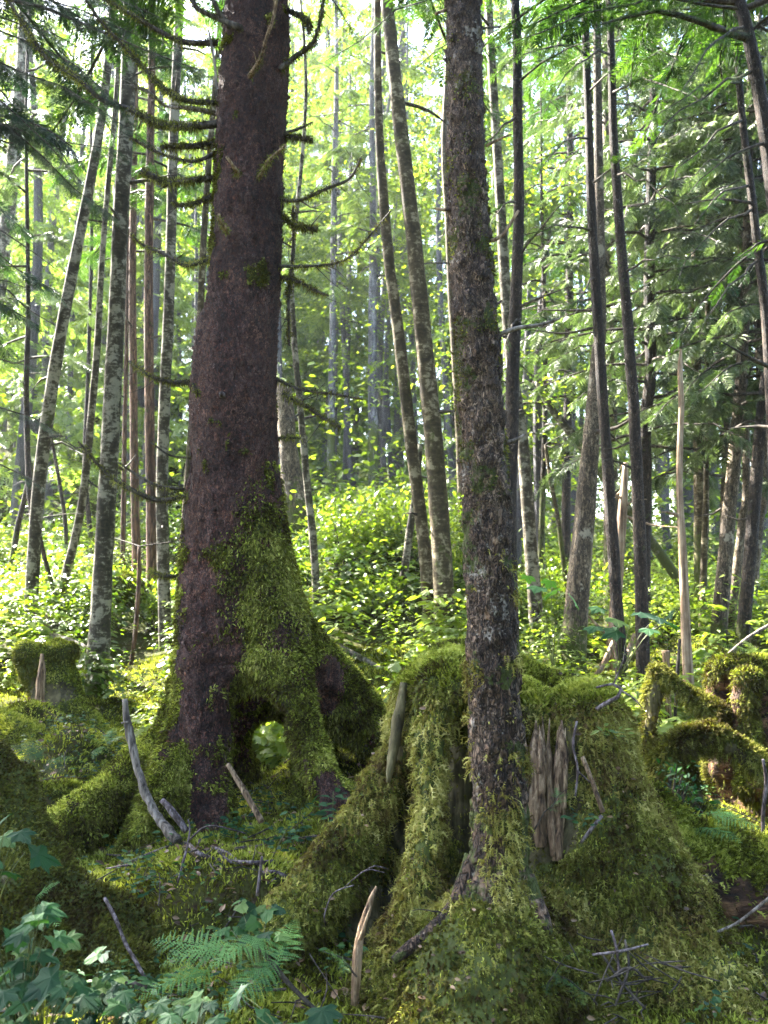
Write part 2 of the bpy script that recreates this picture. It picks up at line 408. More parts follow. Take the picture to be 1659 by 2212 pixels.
def bark_smooth(name, dark, mid, light, blotch=.52, bands=True, mossc=MOSS_M):
    """alder and young hemlock bark: pale crust in blotches over dark algae and moss"""
    t = NT(name); v = t.coord((1, 1, .8)); a = t.noise(v, 8., 8, .68, .4); b = t.noise(t.coord((1, 1, 2.4)), 16., 6, .6); f = t.noise(v, 70., 3)
    k = t.math('ADD', t.math('MULTIPLY', a, .75), t.math('MULTIPLY', b, .35 if bands else .15))
    c = t.ramp(k, ((blotch - .12, dark), (blotch - .01, mid), (blotch + .05, light), (blotch + .25, tuple(min(.7, 1.2 * x) for x in light))))
    c = t.mix(t.math('MULTIPLY', f, .45), c, tuple(.35 * x for x in mid))
    mm = t.math('ADD', t.attr('moss'), t.math('MULTIPLY', t.math('SUBTRACT', t.noise(t.coord(), 14., 6, .7), .5), 1.2))
    c = t.mix(t.ramp(mm, ((.4, 0.), (.62, 1.))), c, t.mix(t.noise(t.coord(), 45., 3), MOSS_D, mossc))
    h = t.math('ADD', t.math('MULTIPLY', a, .6), t.math('MULTIPLY', f, .4))
    return t.done(t.princ(c, .85, t.bump(h, .006), .3))
def wood(name, dark, mid, light, zs=.06, scale=30., bump=.008, axis=2):
    t = NT(name); s = [1., 1., 1.]; s[axis] = zs; v = t.coord(tuple(s)); a = t.noise(v, scale, 6, .65, .3); b = t.noise(t.coord(), 9., 4)
    c = t.ramp(t.math('ADD', t.math('MULTIPLY', a, .75), t.math('MULTIPLY', b, .25)), ((.38, dark), (.49, mid), (.62, light)))
    mk = t.ramp(t.math('ADD', t.attr('moss'), t.math('MULTIPLY', t.math('SUBTRACT', t.noise(t.coord(), 20., 5, .7), .5), 1.)), ((.42, 0.), (.6, 1.)))
    c = t.mix(mk, c, t.mix(t.noise(t.coord(), 50., 3), MOSS_D, MOSS_M))
    return t.done(t.princ(c, .8, t.bump(a, bump), .3))
def moss_base(name, a=MOSS_D, b=MOSS_M, brown=(.045, .030, .014), bf=.5):
    t = NT(name); v = t.coord(); n = t.noise(v, 14., 6, .7); m = t.noise(v, 80., 4, .7)
    c = t.mix(m, a, b); c = t.mix(t.ramp(n, ((bf, 0.), (bf + .14, 1.))), c, brown)
    return t.done(t.princ(c, .95, t.bump(m, .02), .1))
def leafy(name, stops, trans=.45, tcol=(1.25, 1.35, .45), rough=.45, spec=.4):
    """thin leaves: colour runs with the random value of each leaf, light passes through"""
    t = NT(name); c = t.ramp(t.attr('rnd'), stops)
    p = t.princ(c, rough, None, spec)
    tr = t.n('BsdfTranslucent', {'Color': t.mix(1., c, tcol, 'MULTIPLY')}).outputs[0]
    return t.done(t.n('MixShader', {'Fac': trans, 1: p, 2: tr}).outputs[0])
m_spruce = bark_scaly('spruce_bark', (.008, .003, .002), (.098, .032, .017), (.21, .095, .062), 28., .55, .045, (.20, .15, .14), .66)
m_flake = bark_scaly('spruce_bark_flakes', (.025, .010, .007), (.085, .036, .026), (.19, .10, .082), 50., .5, .01, None)
m_hemlock = bark_scaly('hemlock_bark', (.013, .0065, .003), (.105, .060, .034), (.23, .155, .10), 32., .42, .025, (.40, .35, .28), .592)
m_hflake = bark_scaly('hemlock_bark_flakes', (.03, .016, .008), (.10, .060, .034), (.21, .145, .095), 50., .5, .01, None)
m_alder = bark_smooth('alder_bark', (.018, .014, .007), (.055, .044, .024), (.24, .215, .155), .56)
m_alder2 = bark_smooth('mottled_alder_bark', (.026, .019, .007), (.075, .055, .024), (.25, .21, .13), .59)
m_dark = bark_scaly('dark_bark', (.010, .006, .004), (.032, .019, .011), (.080, .054, .034), 30., .4, .010, (.20, .19, .16), .66)
m_red = bark_scaly('reddish_bark', (.045, .022, .012), (.12, .058, .032), (.21, .125, .08), 26., .12, .010, None)
m_grey = bark_scaly('grey_bark', (.035, .024, .014), (.115, .082, .050), (.25, .195, .13), 26., .35, .008, (.40, .35, .26), .59)
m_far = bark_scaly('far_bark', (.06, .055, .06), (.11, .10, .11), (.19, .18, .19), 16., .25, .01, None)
m_tan = wood('tan_deadwood', (.03, .016, .008), (.16, .098, .052), (.40, .285, .17), .045, 60., .022)
m_snag = wood('pale_snag_wood', (.05, .03, .018), (.22, .14, .085), (.42, .31, .205), .05, 34., .014)
m_greywood = wood('weathered_grey_wood', (.03, .023, .018), (.16, .128, .10), (.33, .28, .23), .07, 55., .02)
m_decay = wood('brown_decayed_wood', (.008, .004, .002), (.045, .020, .008), (.20, .105, .045), .25, 22., .03, 0)
m_stumpwood = wood('stump_wood', (.020, .016, .006), (.060, .048, .016), (.13, .11, .05), .08, 26., .012)
m_twig = wood('twig_bark', (.014, .009, .008), (.058, .040, .036), (.22, .18, .175), .35, 60., .003)
m_twigd = wood('dark_twig_bark', (.010, .008, .006), (.035, .026, .018), (.10, .08, .06), .3, 40., .003)
m_mossb = moss_base('moss_mat')
m_ground = moss_base('forest_floor', (.022, .026, .006), (.060, .066, .012), (.030, .018, .010), .50)
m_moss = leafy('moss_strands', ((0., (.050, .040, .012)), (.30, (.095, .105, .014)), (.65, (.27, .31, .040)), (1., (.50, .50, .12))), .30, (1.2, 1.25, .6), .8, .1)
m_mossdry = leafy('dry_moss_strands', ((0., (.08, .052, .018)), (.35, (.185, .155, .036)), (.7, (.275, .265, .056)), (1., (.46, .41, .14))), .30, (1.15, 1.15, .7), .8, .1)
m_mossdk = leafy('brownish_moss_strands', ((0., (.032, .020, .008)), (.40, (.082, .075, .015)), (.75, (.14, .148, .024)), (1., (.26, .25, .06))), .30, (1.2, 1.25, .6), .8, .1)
m_needle = leafy('hemlock_needles', ((0., (.012, .030, .010)), (.5, (.030, .065, .016)), (1., (.070, .125, .022))), .42, (1.3, 1.5, .5))
m_needled = leafy('dark_needles', ((0., (.008, .022, .012)), (.5, (.016, .040, .018)), (1., (.035, .070, .020))), .35, (1.2, 1.4, .6))
m_needleg = leafy('grey_green_needles', ((0., (.028, .045, .016)), (.5, (.070, .100, .036)), (1., (.16, .20, .085))), .30, (1.1, 1.3, .7))
m_needlel = leafy('sunny_needles', ((0., (.040, .085, .018)), (.5, (.085, .15, .026)), (1., (.15, .23, .045))), .5, (1.35, 1.5, .5))
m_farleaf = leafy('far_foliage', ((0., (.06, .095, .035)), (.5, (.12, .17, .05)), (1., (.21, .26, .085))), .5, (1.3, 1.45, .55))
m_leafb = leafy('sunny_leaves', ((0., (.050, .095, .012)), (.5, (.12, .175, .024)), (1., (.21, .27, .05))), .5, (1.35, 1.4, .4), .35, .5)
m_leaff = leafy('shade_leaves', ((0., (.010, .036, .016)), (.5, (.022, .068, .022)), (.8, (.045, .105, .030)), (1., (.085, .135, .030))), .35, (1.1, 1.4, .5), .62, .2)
m_fern = leafy('fern_green', ((0., (.06, .155, .036)), (.5, (.09, .21, .05)), (1., (.12, .25, .075))), .4, (1.2, 1.4, .5), .5, .4)
m_stem = leafy('green_stems', ((0., (.06, .07, .02)), (1., (.10, .12, .03))), .1)
m_dead = leafy('fallen_leaves', ((0., (.05, .028, .014)), (.5, (.13, .075, .035)), (1., (.25, .16, .08))), .2, (1, 1, 1))

# ------------------------------------------------------------------ ground
BASES = [(60,1385,9.5),(205,1515,8.),(120,1345,10.),(360,1445,9.5),(385,1360,9.2),(278,1458,9.),(685,1335,9.5),(932,1408,9.),(965,1400,8.8),
         (870,1260,10.),(1163,1405,9.5),(1235,1435,8.5),(1345,1515,8.),(1395,1575,7.5),(1320,1455,9.),(1490,1540,7.5),(1545,1400,9.5),(1610,1395,10.),
         (100,1545,7.2),(440,1770,5.4),(200,1860,5.2),(870,1660,6.0),(600,1660,6.6),(560,1640,7.6),(720,1760,5.1),(640,1830,4.8),(500,1950,4.3),
         (380,1600,7.2),(250,1690,6.3),(1250,2210,3.3),(1640,2215,3.3),(800,2215,3.2),(600,2150,3.4),(400,2150,3.4),(150,2180,3.2),(1450,1760,5.2),(1600,1800,5.),
         (700,1640,7.0),(760,1500,7.8)]
_cp = [P(*b) for b in BASES] + [np.array(q, float) for q in (
    (-3,1,-.1),(0,1,-.1),(3,1,-.2),(-4,3,.1),(4,3,-.2),(-5,5.5,.2),(4,5,-.2),(-8,9,1.1),(-6,12,1.5),(-10,15,2.4),(-4,15,2.2),(0,18,2.8),(5,13,1.2),(9,9,.5),(9,14,1.3),(6,18,2.0),
    (-15,24,5.2),(0,28,4.2),(14,24,3.),(25,12,1.5),(-25,12,2.5),(-30,45,14.),(0,60,9.),(30,45,6.),(-12,33,8.),(60,90,12.),(-60,90,25.),(0,120,14.),(-20,-10,0.),(20,-10,0.),(0,-8,0.))]
_cp = np.array(_cp)
def _grow(pts):
    x, y = pts[:, 0], pts[:, 1]
    d2 = (x[:, None] - _cp[None, :, 0])**2 + (y[:, None] - _cp[None, :, 1])**2
    w = 1 / (d2 + .05 + .004 * (_cp[None, :, 1].clip(0))**2) ** 1.7
    return (w * _cp[None, :, 2]).sum(1) / w.sum(1)
BUMPS = [(180,1590,6.4,.30,.45),(130,1720,5.6,.16,.35),(60,1580,6.8,.25,.4),(400,1880,4.5,.10,.3),(560,1900,4.4,.10,.28),(430,1960,4.1,.13,.3),(690,1690,6.2,.20,.35),(1450,1800,4.9,.2,.4),
         (100,1690,6.0,.14,.3),(640,2040,3.7,.08,.25),(480,1300,10.5,.5,.8),(230,1270,11.5,.45,.6),(820,1170,11.8,.75,1.1),(720,1220,11.4,.5,.8),(940,1200,12.,.5,.9),(690,1290,10.2,.35,.45),(1480,1480,9.,.25,.5)]
_bp = np.array([np.append(P(a, b, c)[:2], (h, s)) for a, b, c, h, s in BUMPS])
def ground_z(xy):
    xy = np.asarray(xy, float).reshape(-1, 2); out = np.zeros(len(xy))
    for i in range(0, len(xy), 20000):
        q = xy[i:i+20000]; z = _grow(q)
        d2 = (q[:, None, 0] - _bp[None, :, 0])**2 + (q[:, None, 1] - _bp[None, :, 1])**2
        z = z + (_bp[None, :, 2] * np.exp(-d2 / (2 * _bp[None, :, 3]**2 * .35))).sum(1)
        p3 = np.column_stack([q, np.zeros(len(q))])
        z = z + .13 * (fbm(p3 * 1.3, 3, 31) - .5) + .05 * (fbm(p3 * 5, 3, 33) - .5) + .30 * (fbm(p3 * .35, 2, 35) - .5) * sstep(8, 14, q[:, 1])
        out[i:i+20000] = z
    return out
def gz(x, y): return float(ground_z([(x, y)])[0])
def graded(lo, a, b, hi, st, gr):
    m = list(np.arange(a, b, st)); s = st; x = b
    up = []
    while x < hi: up.append(x); s *= gr; x += s
    up.append(hi); s = st; x = a; dn = []
    while x > lo: s *= gr; x -= s; dn.append(max(x, lo))
    return np.array(dn[::-1] + m + up)
gx = graded(-300, -3.4, 3.4, 300, .045, 1.06); gy = graded(-40, 2.2, 8.2, 400, .045, 1.05)
X, Y = np.meshgrid(gx, gy, indexing='ij'); GV = np.column_stack([X.ravel(), Y.ravel(), ground_z(np.column_stack([X.ravel(), Y.ravel()]))])
nx, ny = X.shape; ii = (np.arange(nx - 1)[:, None] * ny + np.arange(ny - 1)[None]).ravel()
GQ = np.stack([ii, ii + ny, ii + ny + 1, ii + 1], 1)
g = Geo(); g.add(GV, None, GQ); tag(g.build('ground', m_ground, smooth=True), kind='structure')
# carpet of moss on the near floor
g = Geo(); c = GV[GQ].mean(1)
ok = (np.abs(c[:, 0]) < 3.6) & (c[:, 1] > 2.3) & (c[:, 1] < 9.) & (np.abs(c[:, 0]) < c[:, 1] * .5 + .35); wv = np.clip(sstep(.40, .58, fbm(GV * (3.2, 3.2, 0), 3, 41)) + .22, 0, 1) * np.clip(1.5 - GV[:, 1] / 9, .35, 1)
fuzz(g, GV, GQ[ok], wv, 26000, (.018, .05), .0042, .25, .8, .75, maxn=300000, clump=.5)
tag(g.build('moss_carpet', m_moss), kind='stuff')

# ------------------------------------------------------------------ big spruce
T0 = 5.55
def zones(V, spots):
    """1 inside any of the round zones (px, py, Y, radius m)"""
    w = np.zeros(len(V)); nz = fbm(V * 7 * (1, 1, .6), 4, 44)
    for a, b, c, r in spots:
        d = np.linalg.norm(V - P(a, b, c), axis=1) / r + 1.5 * (nz - .5); w = np.maximum(w, 1 - sstep(.55, 1.0, d))
    return w
spruce = thing('spruce_tree', (P(500, 1780, T0)[0], T0, 0), 'massive spruce with purple-brown scaly bark standing on mossy stilt roots with a hollow', 'tree')
B = Body()
B.chain([(566,-190,T0,122),(560,-60,T0,132),(553,90,T0,150),(545,220,T0,155),(537,420,T0,152),(528,600,T0,156),(521,700,T0,160),(511,800,T0,174),(507,900,T0,184),(507,1000,T0,190),(508,1100,T0,196),(512,1200,T0,206),(520,1300,T0,222),(528,1400,T0,226)], .04)
B.chain([(452,700,T0,50),(446,790,T0-.05,56),(440,880,T0,50)], .06)
B.chain([(460,1050,T0-.02,110),(448,1250,T0-.08,120),(440,1420,T0-.16,122),(440,1560,T0-.25,112),(446,1680,T0-.32,104),(448,1790,T0-.36,112)], .05)
B.chain([(560,1050,T0-.04,90),(566,1180,T0-.10,110),(580,1300,T0-.16,130),(596,1420,T0-.2,140)], .06)
B.chain([(442,1330,T0+.1,90),(424,1450,T0+.1,86),(386,1570,T0+.05,86),(336,1640,T0-.08,102),(262,1712,T0-.3,114),(172,1782,T0-.5,114),(90,1845,T0-.65,96)], .06)
B.chain([(405,1560,T0-.2,80),(372,1680,T0-.35,96),(330,1770,T0-.45,92),(285,1850,T0-.55,70)], .06)
B.chain([(600,1350,T0-.15,130),(622,1460,T0-.28,96),(648,1560,T0-.42,78),(682,1650,T0-.54,76),(712,1720,T0-.62,76),(738,1790,T0-.68,76)], .05)
B.chain([(570,1160,T0,90),(588,1280,T0+.02,116),(622,1385,T0+.08,132),(668,1445,T0+.14,138),(716,1496,T0+.2,132),(766,1552,T0+.3,124),(818,1622,T0+.42,118),(880,1700,T0+.55,112)], .07)
B.chain([(530,1400,T0+.1,210),(520,1450,T0+.2,170)], .05)
B.chain([(520,1440,T0+.3,130),(505,1560,T0+.5,96),(512,1660,T0+.6,90),(520,1760,T0+.62,100)], .05)
B.chain([(610,1440,T0+.3,130),(662,1540,T0+.45,92),(678,1640,T0+.5,84),(655,1760,T0+.3,80)], .05)
B.chain([(520,1500,T0+.45,110),(590,1520,T0+.5,106),(660,1520,T0+.5,110)], .04)
B.chain([(650,1640,T0+.1,50),(632,1720,T0-.1,44),(622,1800,T0-.2,40)], .03)
B.hollow([(516,905,T0-.27,16),(514,1000,T0-.285,26),(518,1060,T0-.3,20)], .05)
B.hollow([(516,1060,T0-.32,12),(512,1300,T0-.34,14)], .06)
B.hollow([(560,1556,T0-.7,112),(572,1590,T0-.1,130),(590,1606,T0+.4,112),(594,1612,T0+1.1,110)], .03)
B.hollow([(556,1690,T0-.7,116),(566,1690,T0-.1,130),(575,1690,T0+.35,120)], .03)
B.hollow([(712,1590,T0-.1,34),(738,1640,T0-.1,76),(770,1720,T0-.1,130)], .03)
B.hollow([(720,1596,T0+.25,50),(748,1660,T0+.3,110),(775,1730,T0+.3,150)], .03)
B.hollow([(700,1590,T0+.1,26),(704,1600,T0+.8,46)], .03)
B.hollow([(408,960,T0-.1,20),(404,1080,T0-.1,24)], .03)
V, Q = B.mesh(.022); V = relax(V, Q, 2); V, Q = subdivide(V, Q); N = vnormals(V, Q)
top0 = sstep(2.0, 1.2, V[:, 2])
V = V + N * (.030 * (fbm(V * 6 * (1, 1, .6), 3, 51) - .5) + .05 * top0 * (fbm(V * 11, 2, 50) - .5) + .022 * (fbm(V * 24 * (1, 1, .6), 3, 52) - .5) + .010 * (fbm(V * 62, 2, 53) - .5))[:, None]
N = vnormals(V, Q)
hz = V[:, 2]; nz = fbm(V * 3.4, 4, 55)
top = sstep(2.05, 1.15, hz + 1.6 * (nz - .5) - .35 * sstep(-.9, -.6, V[:, 0]) * sstep(1.0, 1.6, hz))
bare = zones(V, [(440,1130,T0-.2,.30),(440,1250,T0-.2,.2),(446,1340,T0-.3,.26),(455,1440,T0-.36,.28),(450,1560,T0-.4,.32),(456,1650,T0-.45,.24),(452,1740,T0-.5,.16),(705,1480,T0-.1,.26),(716,1730,T0-.75,.2),(705,1690,T0-.72,.16),(660,1440,T0,.14),(410,1240,T0-.1,.14)])
cave = zones(V, [(570,1620,T0+.2,.42),(560,1540,T0,.30),(580,1700,T0+.2,.36),(560,1600,T0-.25,.2),(560,1700,T0-.25,.18)])
mw_ = np.clip(top * (1 - bare) * (1 - .97 * cave), 0, 1) * np.clip(.35 + 1.6 * sstep(.3, .55, fbm(V * 7, 3, 57)), 0, 1)
pat = sstep(.655, .70, fbm(V * 5.5 * (1, 1, .7), 4, 58)) * sstep(1.0, 2., hz) * (N[:, 1] < .3)
mw_ = np.maximum(mw_, pat * .9)
g = Geo(); g.add(V, None, Q, 0, moss=mw_)
tube(g, [P(566,-180,T0), P(572,-420,T0), (P(572,-420,T0) + (0,0,6))], [M(122,T0)/2, M(105,T0)/2, .05], 14, .2, .05)
g.build('trunk', m_spruce, spruce, True)
g = Geo()
fr = N[:, 1] < .55
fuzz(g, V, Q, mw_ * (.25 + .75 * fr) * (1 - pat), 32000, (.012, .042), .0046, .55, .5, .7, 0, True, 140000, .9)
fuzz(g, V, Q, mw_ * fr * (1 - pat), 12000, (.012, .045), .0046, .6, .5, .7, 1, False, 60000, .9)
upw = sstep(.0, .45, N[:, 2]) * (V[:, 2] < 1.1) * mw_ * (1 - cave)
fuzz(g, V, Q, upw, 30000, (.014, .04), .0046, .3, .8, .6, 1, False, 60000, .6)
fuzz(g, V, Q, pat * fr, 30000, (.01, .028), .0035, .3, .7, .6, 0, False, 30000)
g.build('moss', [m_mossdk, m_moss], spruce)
# thin bark flakes standing off the trunk
def flakes(V, Q, N, w, n, size, mat, parent):
    T = Q[rng.choice(len(Q), n, p=w[Q].mean(1) / w[Q].mean(1).sum())]; p = V[T].mean(1); nr = N[T[:, 0]]
    up = np.array((0, 0, 1.)) + rng.normal(0, .35, (n, 3)); d = unit(np.cross(nr, np.cross(up, nr)) + nr * rng.uniform(.05, .55, (n, 1)))
    s = unit(np.cross(d, nr)); sz = size * rng.uniform(.5, 1.4, n)[:, None]
    a = p - s * sz * .5; b = p + s * sz * .5; k = rng.uniform(.5, 1.2, (n, 1))
    VV = np.stack([a, b, b - s * sz * .2 + d * sz * k, a + s * sz * .25 + d * sz * k * .9], 1).reshape(-1, 3)
    g = Geo(); i = np.arange(n)[:, None] * 4; g.add(VV, None, i + np.arange(4), moss=0); return g.build('bark_flakes', mat, parent)
flakes(V, Q, N, np.clip((1 - mw_) * (N[:, 1] < .4), 0, 1), 9000, .024, m_flake, spruce)

def mossy_branch(parent, pp, Yo=0., mossy=.6, wood_m=None, gray=False, sub=True, name='branch', hangy=.75):
    pts = [P(q[0], q[1], q[3] if len(q) > 3 else T0 + Yo + rng.normal(0, .03)) for q in pp]
    rad = [max(.003, M(q[2], T0) * .42) for q in pp]
    pts = [p + rng.normal(0, .012, 3) * (0 if i == 0 else 1) for i, p in enumerate(pts)]
    g = Geo(); Vt, Qt = tube(g, pts, rad, 8, .03, .25, 22., 0, None, seed=int(rng.integers(99)))
    p, r = resample(pts, rad, .05); n = len(p)
    if sub:
        for _ in range(int(n * .55)):
            k = rng.integers(n // 4, n); d = unit(unit(p[min(k+1, n-1)] - p[max(k-1, 0)]) * .8 + rng.normal(0, .6, 3)) ; L = rng.uniform(.04, .30)
            if k == n - 1: continue
            q = [p[k], p[k] + d * L * .5 + (0, 0, rng.normal(0, .01)), p[k] + d * L + rng.normal(0, .02, 3)]
            tube(g, q, [max(.0022, r[k] * .3), .002, .0014], 4, .05, cap=False)
    if mossy > 0:
        wv = np.clip(mossy * 1.7 * sstep(.30, .6, fbm(Vt * 8, 3, 61) + .22 * (mossy - .5)), 0, 1)
        VV, QQ = Vt[:len(Vt) - 2], Qt
        fuzz(g, VV, QQ, wv[:len(VV)], 30000, (.008, .050), .0024, hangy, .35, .5, 1, False, 4000)
    o = g.build(name, [wood_m or m_twigd, m_mossdk], parent, True); return o
BR = [([(470,93,16),(400,92,15),(340,72,13),(290,40,11),(240,8,10),(190,-30,8)],0,.5),([(468,222,15),(400,212,14),(350,190,12),(310,150,11),(270,100,10),(215,40,8),(190,0,7)],-.1,.55),
 ([(470,246,15),(420,238,12),(360,226,9),(320,205,8),(280,185,6)],0,.35),([(468,268,20),(400,275,18),(340,270,17),(280,250,15),(220,225,13),(160,170,12),(110,125,10),(50,50,9),(10,-10,8)],-.15,.75),
 ([(468,308,17),(410,322,15),(352,320,9)],.05,.9),([(468,330,14),(420,348,9),(370,342,8),(320,320,7),(275,290,5)],-.05,.5),([(466,383,15),(400,382,14),(355,386,16),(306,374,18)],-.05,.9),
 ([(466,418,12),(430,440,13),(385,440,11),(374,428,8)],0,.9),([(455,560,10),(400,572,10),(360,560,8),(310,530,7),(282,500,5)],-.05,.55),([(422,825,13),(370,823,11),(320,810,8),(280,783,6)],-.05,.5),
 ([(425,1064,13),(350,1069,13),(290,1055,11),(230,1020,8),(162,950,5)],-.12,.5),([(425,1060,8),(345,1046,8),(290,1025,7),(252,1000,5)],.05,.3),([(418,990,5),(370,985,5),(330,958,4)],0,.2),
 ([(405,1246,9),(350,1240,9),(318,1226,6)],-.05,1.),([(520,60,16),(470,42,14),(430,15,12),(405,-30,9)],-.25,.5),([(500,60,14),(470,20,13),(450,-30,9)],-.2,.35),
 ([(467,208,6),(462,150,8),(455,62,5)],-.2,.1),
 ([(605,150,16),(640,128,14),(670,90,11),(690,40,9),(700,-20,7)],-.1,.5),([(620,22,14),(655,45,14),(672,72,9)],0,.5),([(605,290,13),(640,298,14),(676,300,12)],0,1.),([(605,290,9),(645,284,8),(678,262,4)],-.05,.4),
 ([(603,432,14),(660,430,9),(710,410,8),(750,385,7),(782,343,5)],-.05,.4),([(603,458,12),(630,480,12),(650,490,12),(692,494,16)],0,1.),([(603,575,9),(660,580,9),(715,570,7),(760,540,6),(835,455,4)],-.05,.45),
 ([(602,598,11),(650,605,10),(680,625,9),(712,632,6)],0,.8),([(596,818,9),(650,836,7),(720,855,5),(782,862,4)],0,.5),([(610,850,9),(660,880,9),(700,900,8),(737,922,5)],-.05,.9),([(600,946,7),(650,946,7)],0,.7),
 ([(540,165,16,5.22),(562,130,10,5.1),(578,80,9,5.0),(592,40,8,4.95),(598,-20,7,4.9)],0,.2),([(515,378,15,5.25),(502,358,9,5.15),(490,338,7,5.1)],0,.3),([(560,385,16,5.25),(585,360,10,5.15),(613,322,8,5.05)],0,.4),
 ([(492,502,15,5.28),(482,475,9,5.2),(474,455,7,5.15)],0,.3),([(430,855,10,5.3),(410,830,6,5.25)],0,.4),([(633,445,7),(632,540,8),(626,640,8),(628,742,5)],.1,.6)]
for i, (pp, yo, ms) in enumerate(BR):
    tan = i in (2, 16, 28, 29, 30, 31)
    mossy_branch(spruce, pp, yo, ms, m_tan if i in (28, 29, 30, 31) else (m_greywood if tan else None), sub=len(pp) > 3)
g = Geo(); k = P(480, 853, T0 - .27); tube(g, [k + (0, .05, 0), k, k - (0, .03, 0), k - (0, .045, 0)], [.022, .020, .015, .006], 12, .01, .15, 40); g.build('knot', m_twig, spruce, True)

# ------------------------------------------------------------------ tall stump the hemlock grows on
st = thing('mossy_stump', (P(1110, 1900, 4.1)[0], 4.1, -.1), 'huge old cut stump under shaggy yellow-green moss with bare splintered wood on its face', 'stump')
B = Body()
B.chain([(950,1500,4.25,150),(1000,1478,4.6,175),(1080,1500,4.55,180),(1200,1550,4.5,170),(1262,1575,4.25,170)], .08)
B.chain([(1262,1575,4.2,170),(1296,1750,4.05,210),(1356,2000,3.85,325),(1465,2250,3.65,400)], .08)
B.chain([(1215,1590,4.45,180),(1225,1800,4.2,260),(1250,2050,3.9,370),(1270,2300,3.7,420)], .08)
B.chain([(918,1490,4.2,110),(862,1620,4.1,76),(796,1765,3.98,90),(700,1925,3.84,136),(588,2090,3.7,196)], .05)
B.chain([(890,1640,4.25,60),(850,1790,4.18,110),(785,1960,4.05,190),(690,2130,3.9,260)], .06)
B.chain([(948,1500,4.02,96),(930,1640,3.88,62),(918,1800,3.76,66),(898,1950,3.64,90),(868,2100,3.52,150),(800,2270,3.42,200)], .05)
B.chain([(1010,1600,4.62,170),(1000,2050,4.5,240)], .06)
B.chain([(960,1496,4.02,112),(1020,1494,3.96,100),(1060,1500,4.0,100)], .05)
B.chain([(1120,1520,4.2,90),(1165,1545,4.08,72),(1228,1580,4.05,84),(1262,1605,4.05,110)], .05)
B.chain([(1082,1990,3.52,190),(1056,2100,3.42,310),(1010,2270,3.32,430)], .07)
B.chain([(1160,2060,3.55,180),(1190,2150,3.48,260),(1220,2290,3.38,320)], .07)
B.chain([(1400,1800,4.1,110),(1460,1990,3.9,150),(1560,2120,3.75,130),(1680,2260,3.6,120)], .07)
B.hollow([(1000,1600,3.9,50),(996,1640,4.2,70),(994,1700,4.2,84),(988,1850,4.05,90),(984,1850,3.75,84),(980,1930,3.7,50)], .03)
B.hollow([(884,1640,3.95,22),(878,1780,4.1,50),(870,1900,3.95,64),(852,2010,3.8,76),(800,2120,3.6,76)], .03)
B.hollow([(1118,1640,3.9,40),(1120,1800,3.75,40)], .03)
B.hollow([(1085,2080,3.22,34),(1090,2110,3.2,30)], .03); B.hollow([(985,2075,3.2,20),(980,2130,3.2,24)], .03)
SV, SQ = B.mesh(.017); SV = relax(SV, SQ, 2)
SN = vnormals(SV, SQ)
SV = SV + SN * (.05 * (fbm(SV * 5, 3, 71) - .5) + .055 * (fbm(SV * 11, 2, 70) - .5) + .03 * (fbm(SV * 18 * (1, 1, .5), 3, 72) - .5))[:, None]
SN = vnormals(SV, SQ)
bare = zones(SV, [(1170,1640,3.95,.26),(1170,1760,3.9,.24),(860,1560,4.0,.07),(850,1620,4.0,.07)])
deep = zones(SV, [(1000,1660,4.2,.34),(1000,1760,4.25,.36),(990,1850,4.1,.40),(870,1800,4.1,.22),(860,1950,3.95,.26),(850,2030,3.85,.26)])
plain = zones(SV, [(800,1900,3.95,.22),(740,2020,3.85,.26),(840,1780,4.05,.12)]) * (SN[:, 0] > -.35)
smw = np.clip((1 - .95 * bare) * (1 - .93 * deep) * (.38 + 1.1 * sstep(.34, .5, fbm(SV * 6, 4, 73))), 0, 1)
g = Geo(); g.add(SV, None, SQ, 0, moss=np.clip(np.maximum(smw * 1.2, .62 * (1 - bare) * (1 - deep)), 0, 1)); g.build('stump_body', m_stumpwood, st, True)
vis = (SN[:, 1] < .5).astype(float) * .85 + .15
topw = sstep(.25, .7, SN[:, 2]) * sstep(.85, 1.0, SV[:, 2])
dry = sstep(.45, .62, fbm(SV * 2.2, 2, 75) + .25 * zones(SV, [(935,1700,3.8,.35),(910,1950,3.6,.3),(850,1600,4.1,.25)]))
low = sstep(.55, .1, SV[:, 2])
cov = smw * vis * (1 - .85 * plain)
g = Geo()
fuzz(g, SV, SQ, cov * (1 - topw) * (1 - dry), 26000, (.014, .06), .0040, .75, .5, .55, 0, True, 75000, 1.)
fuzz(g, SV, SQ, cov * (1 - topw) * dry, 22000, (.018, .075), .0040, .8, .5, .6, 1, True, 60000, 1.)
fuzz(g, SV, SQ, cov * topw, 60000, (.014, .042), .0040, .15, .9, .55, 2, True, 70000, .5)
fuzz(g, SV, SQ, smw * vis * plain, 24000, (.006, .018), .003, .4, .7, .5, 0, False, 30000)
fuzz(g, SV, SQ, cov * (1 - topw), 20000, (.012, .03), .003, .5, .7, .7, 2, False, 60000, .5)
g.build('moss', [m_mossdk, m_mossdry, m_moss], st)
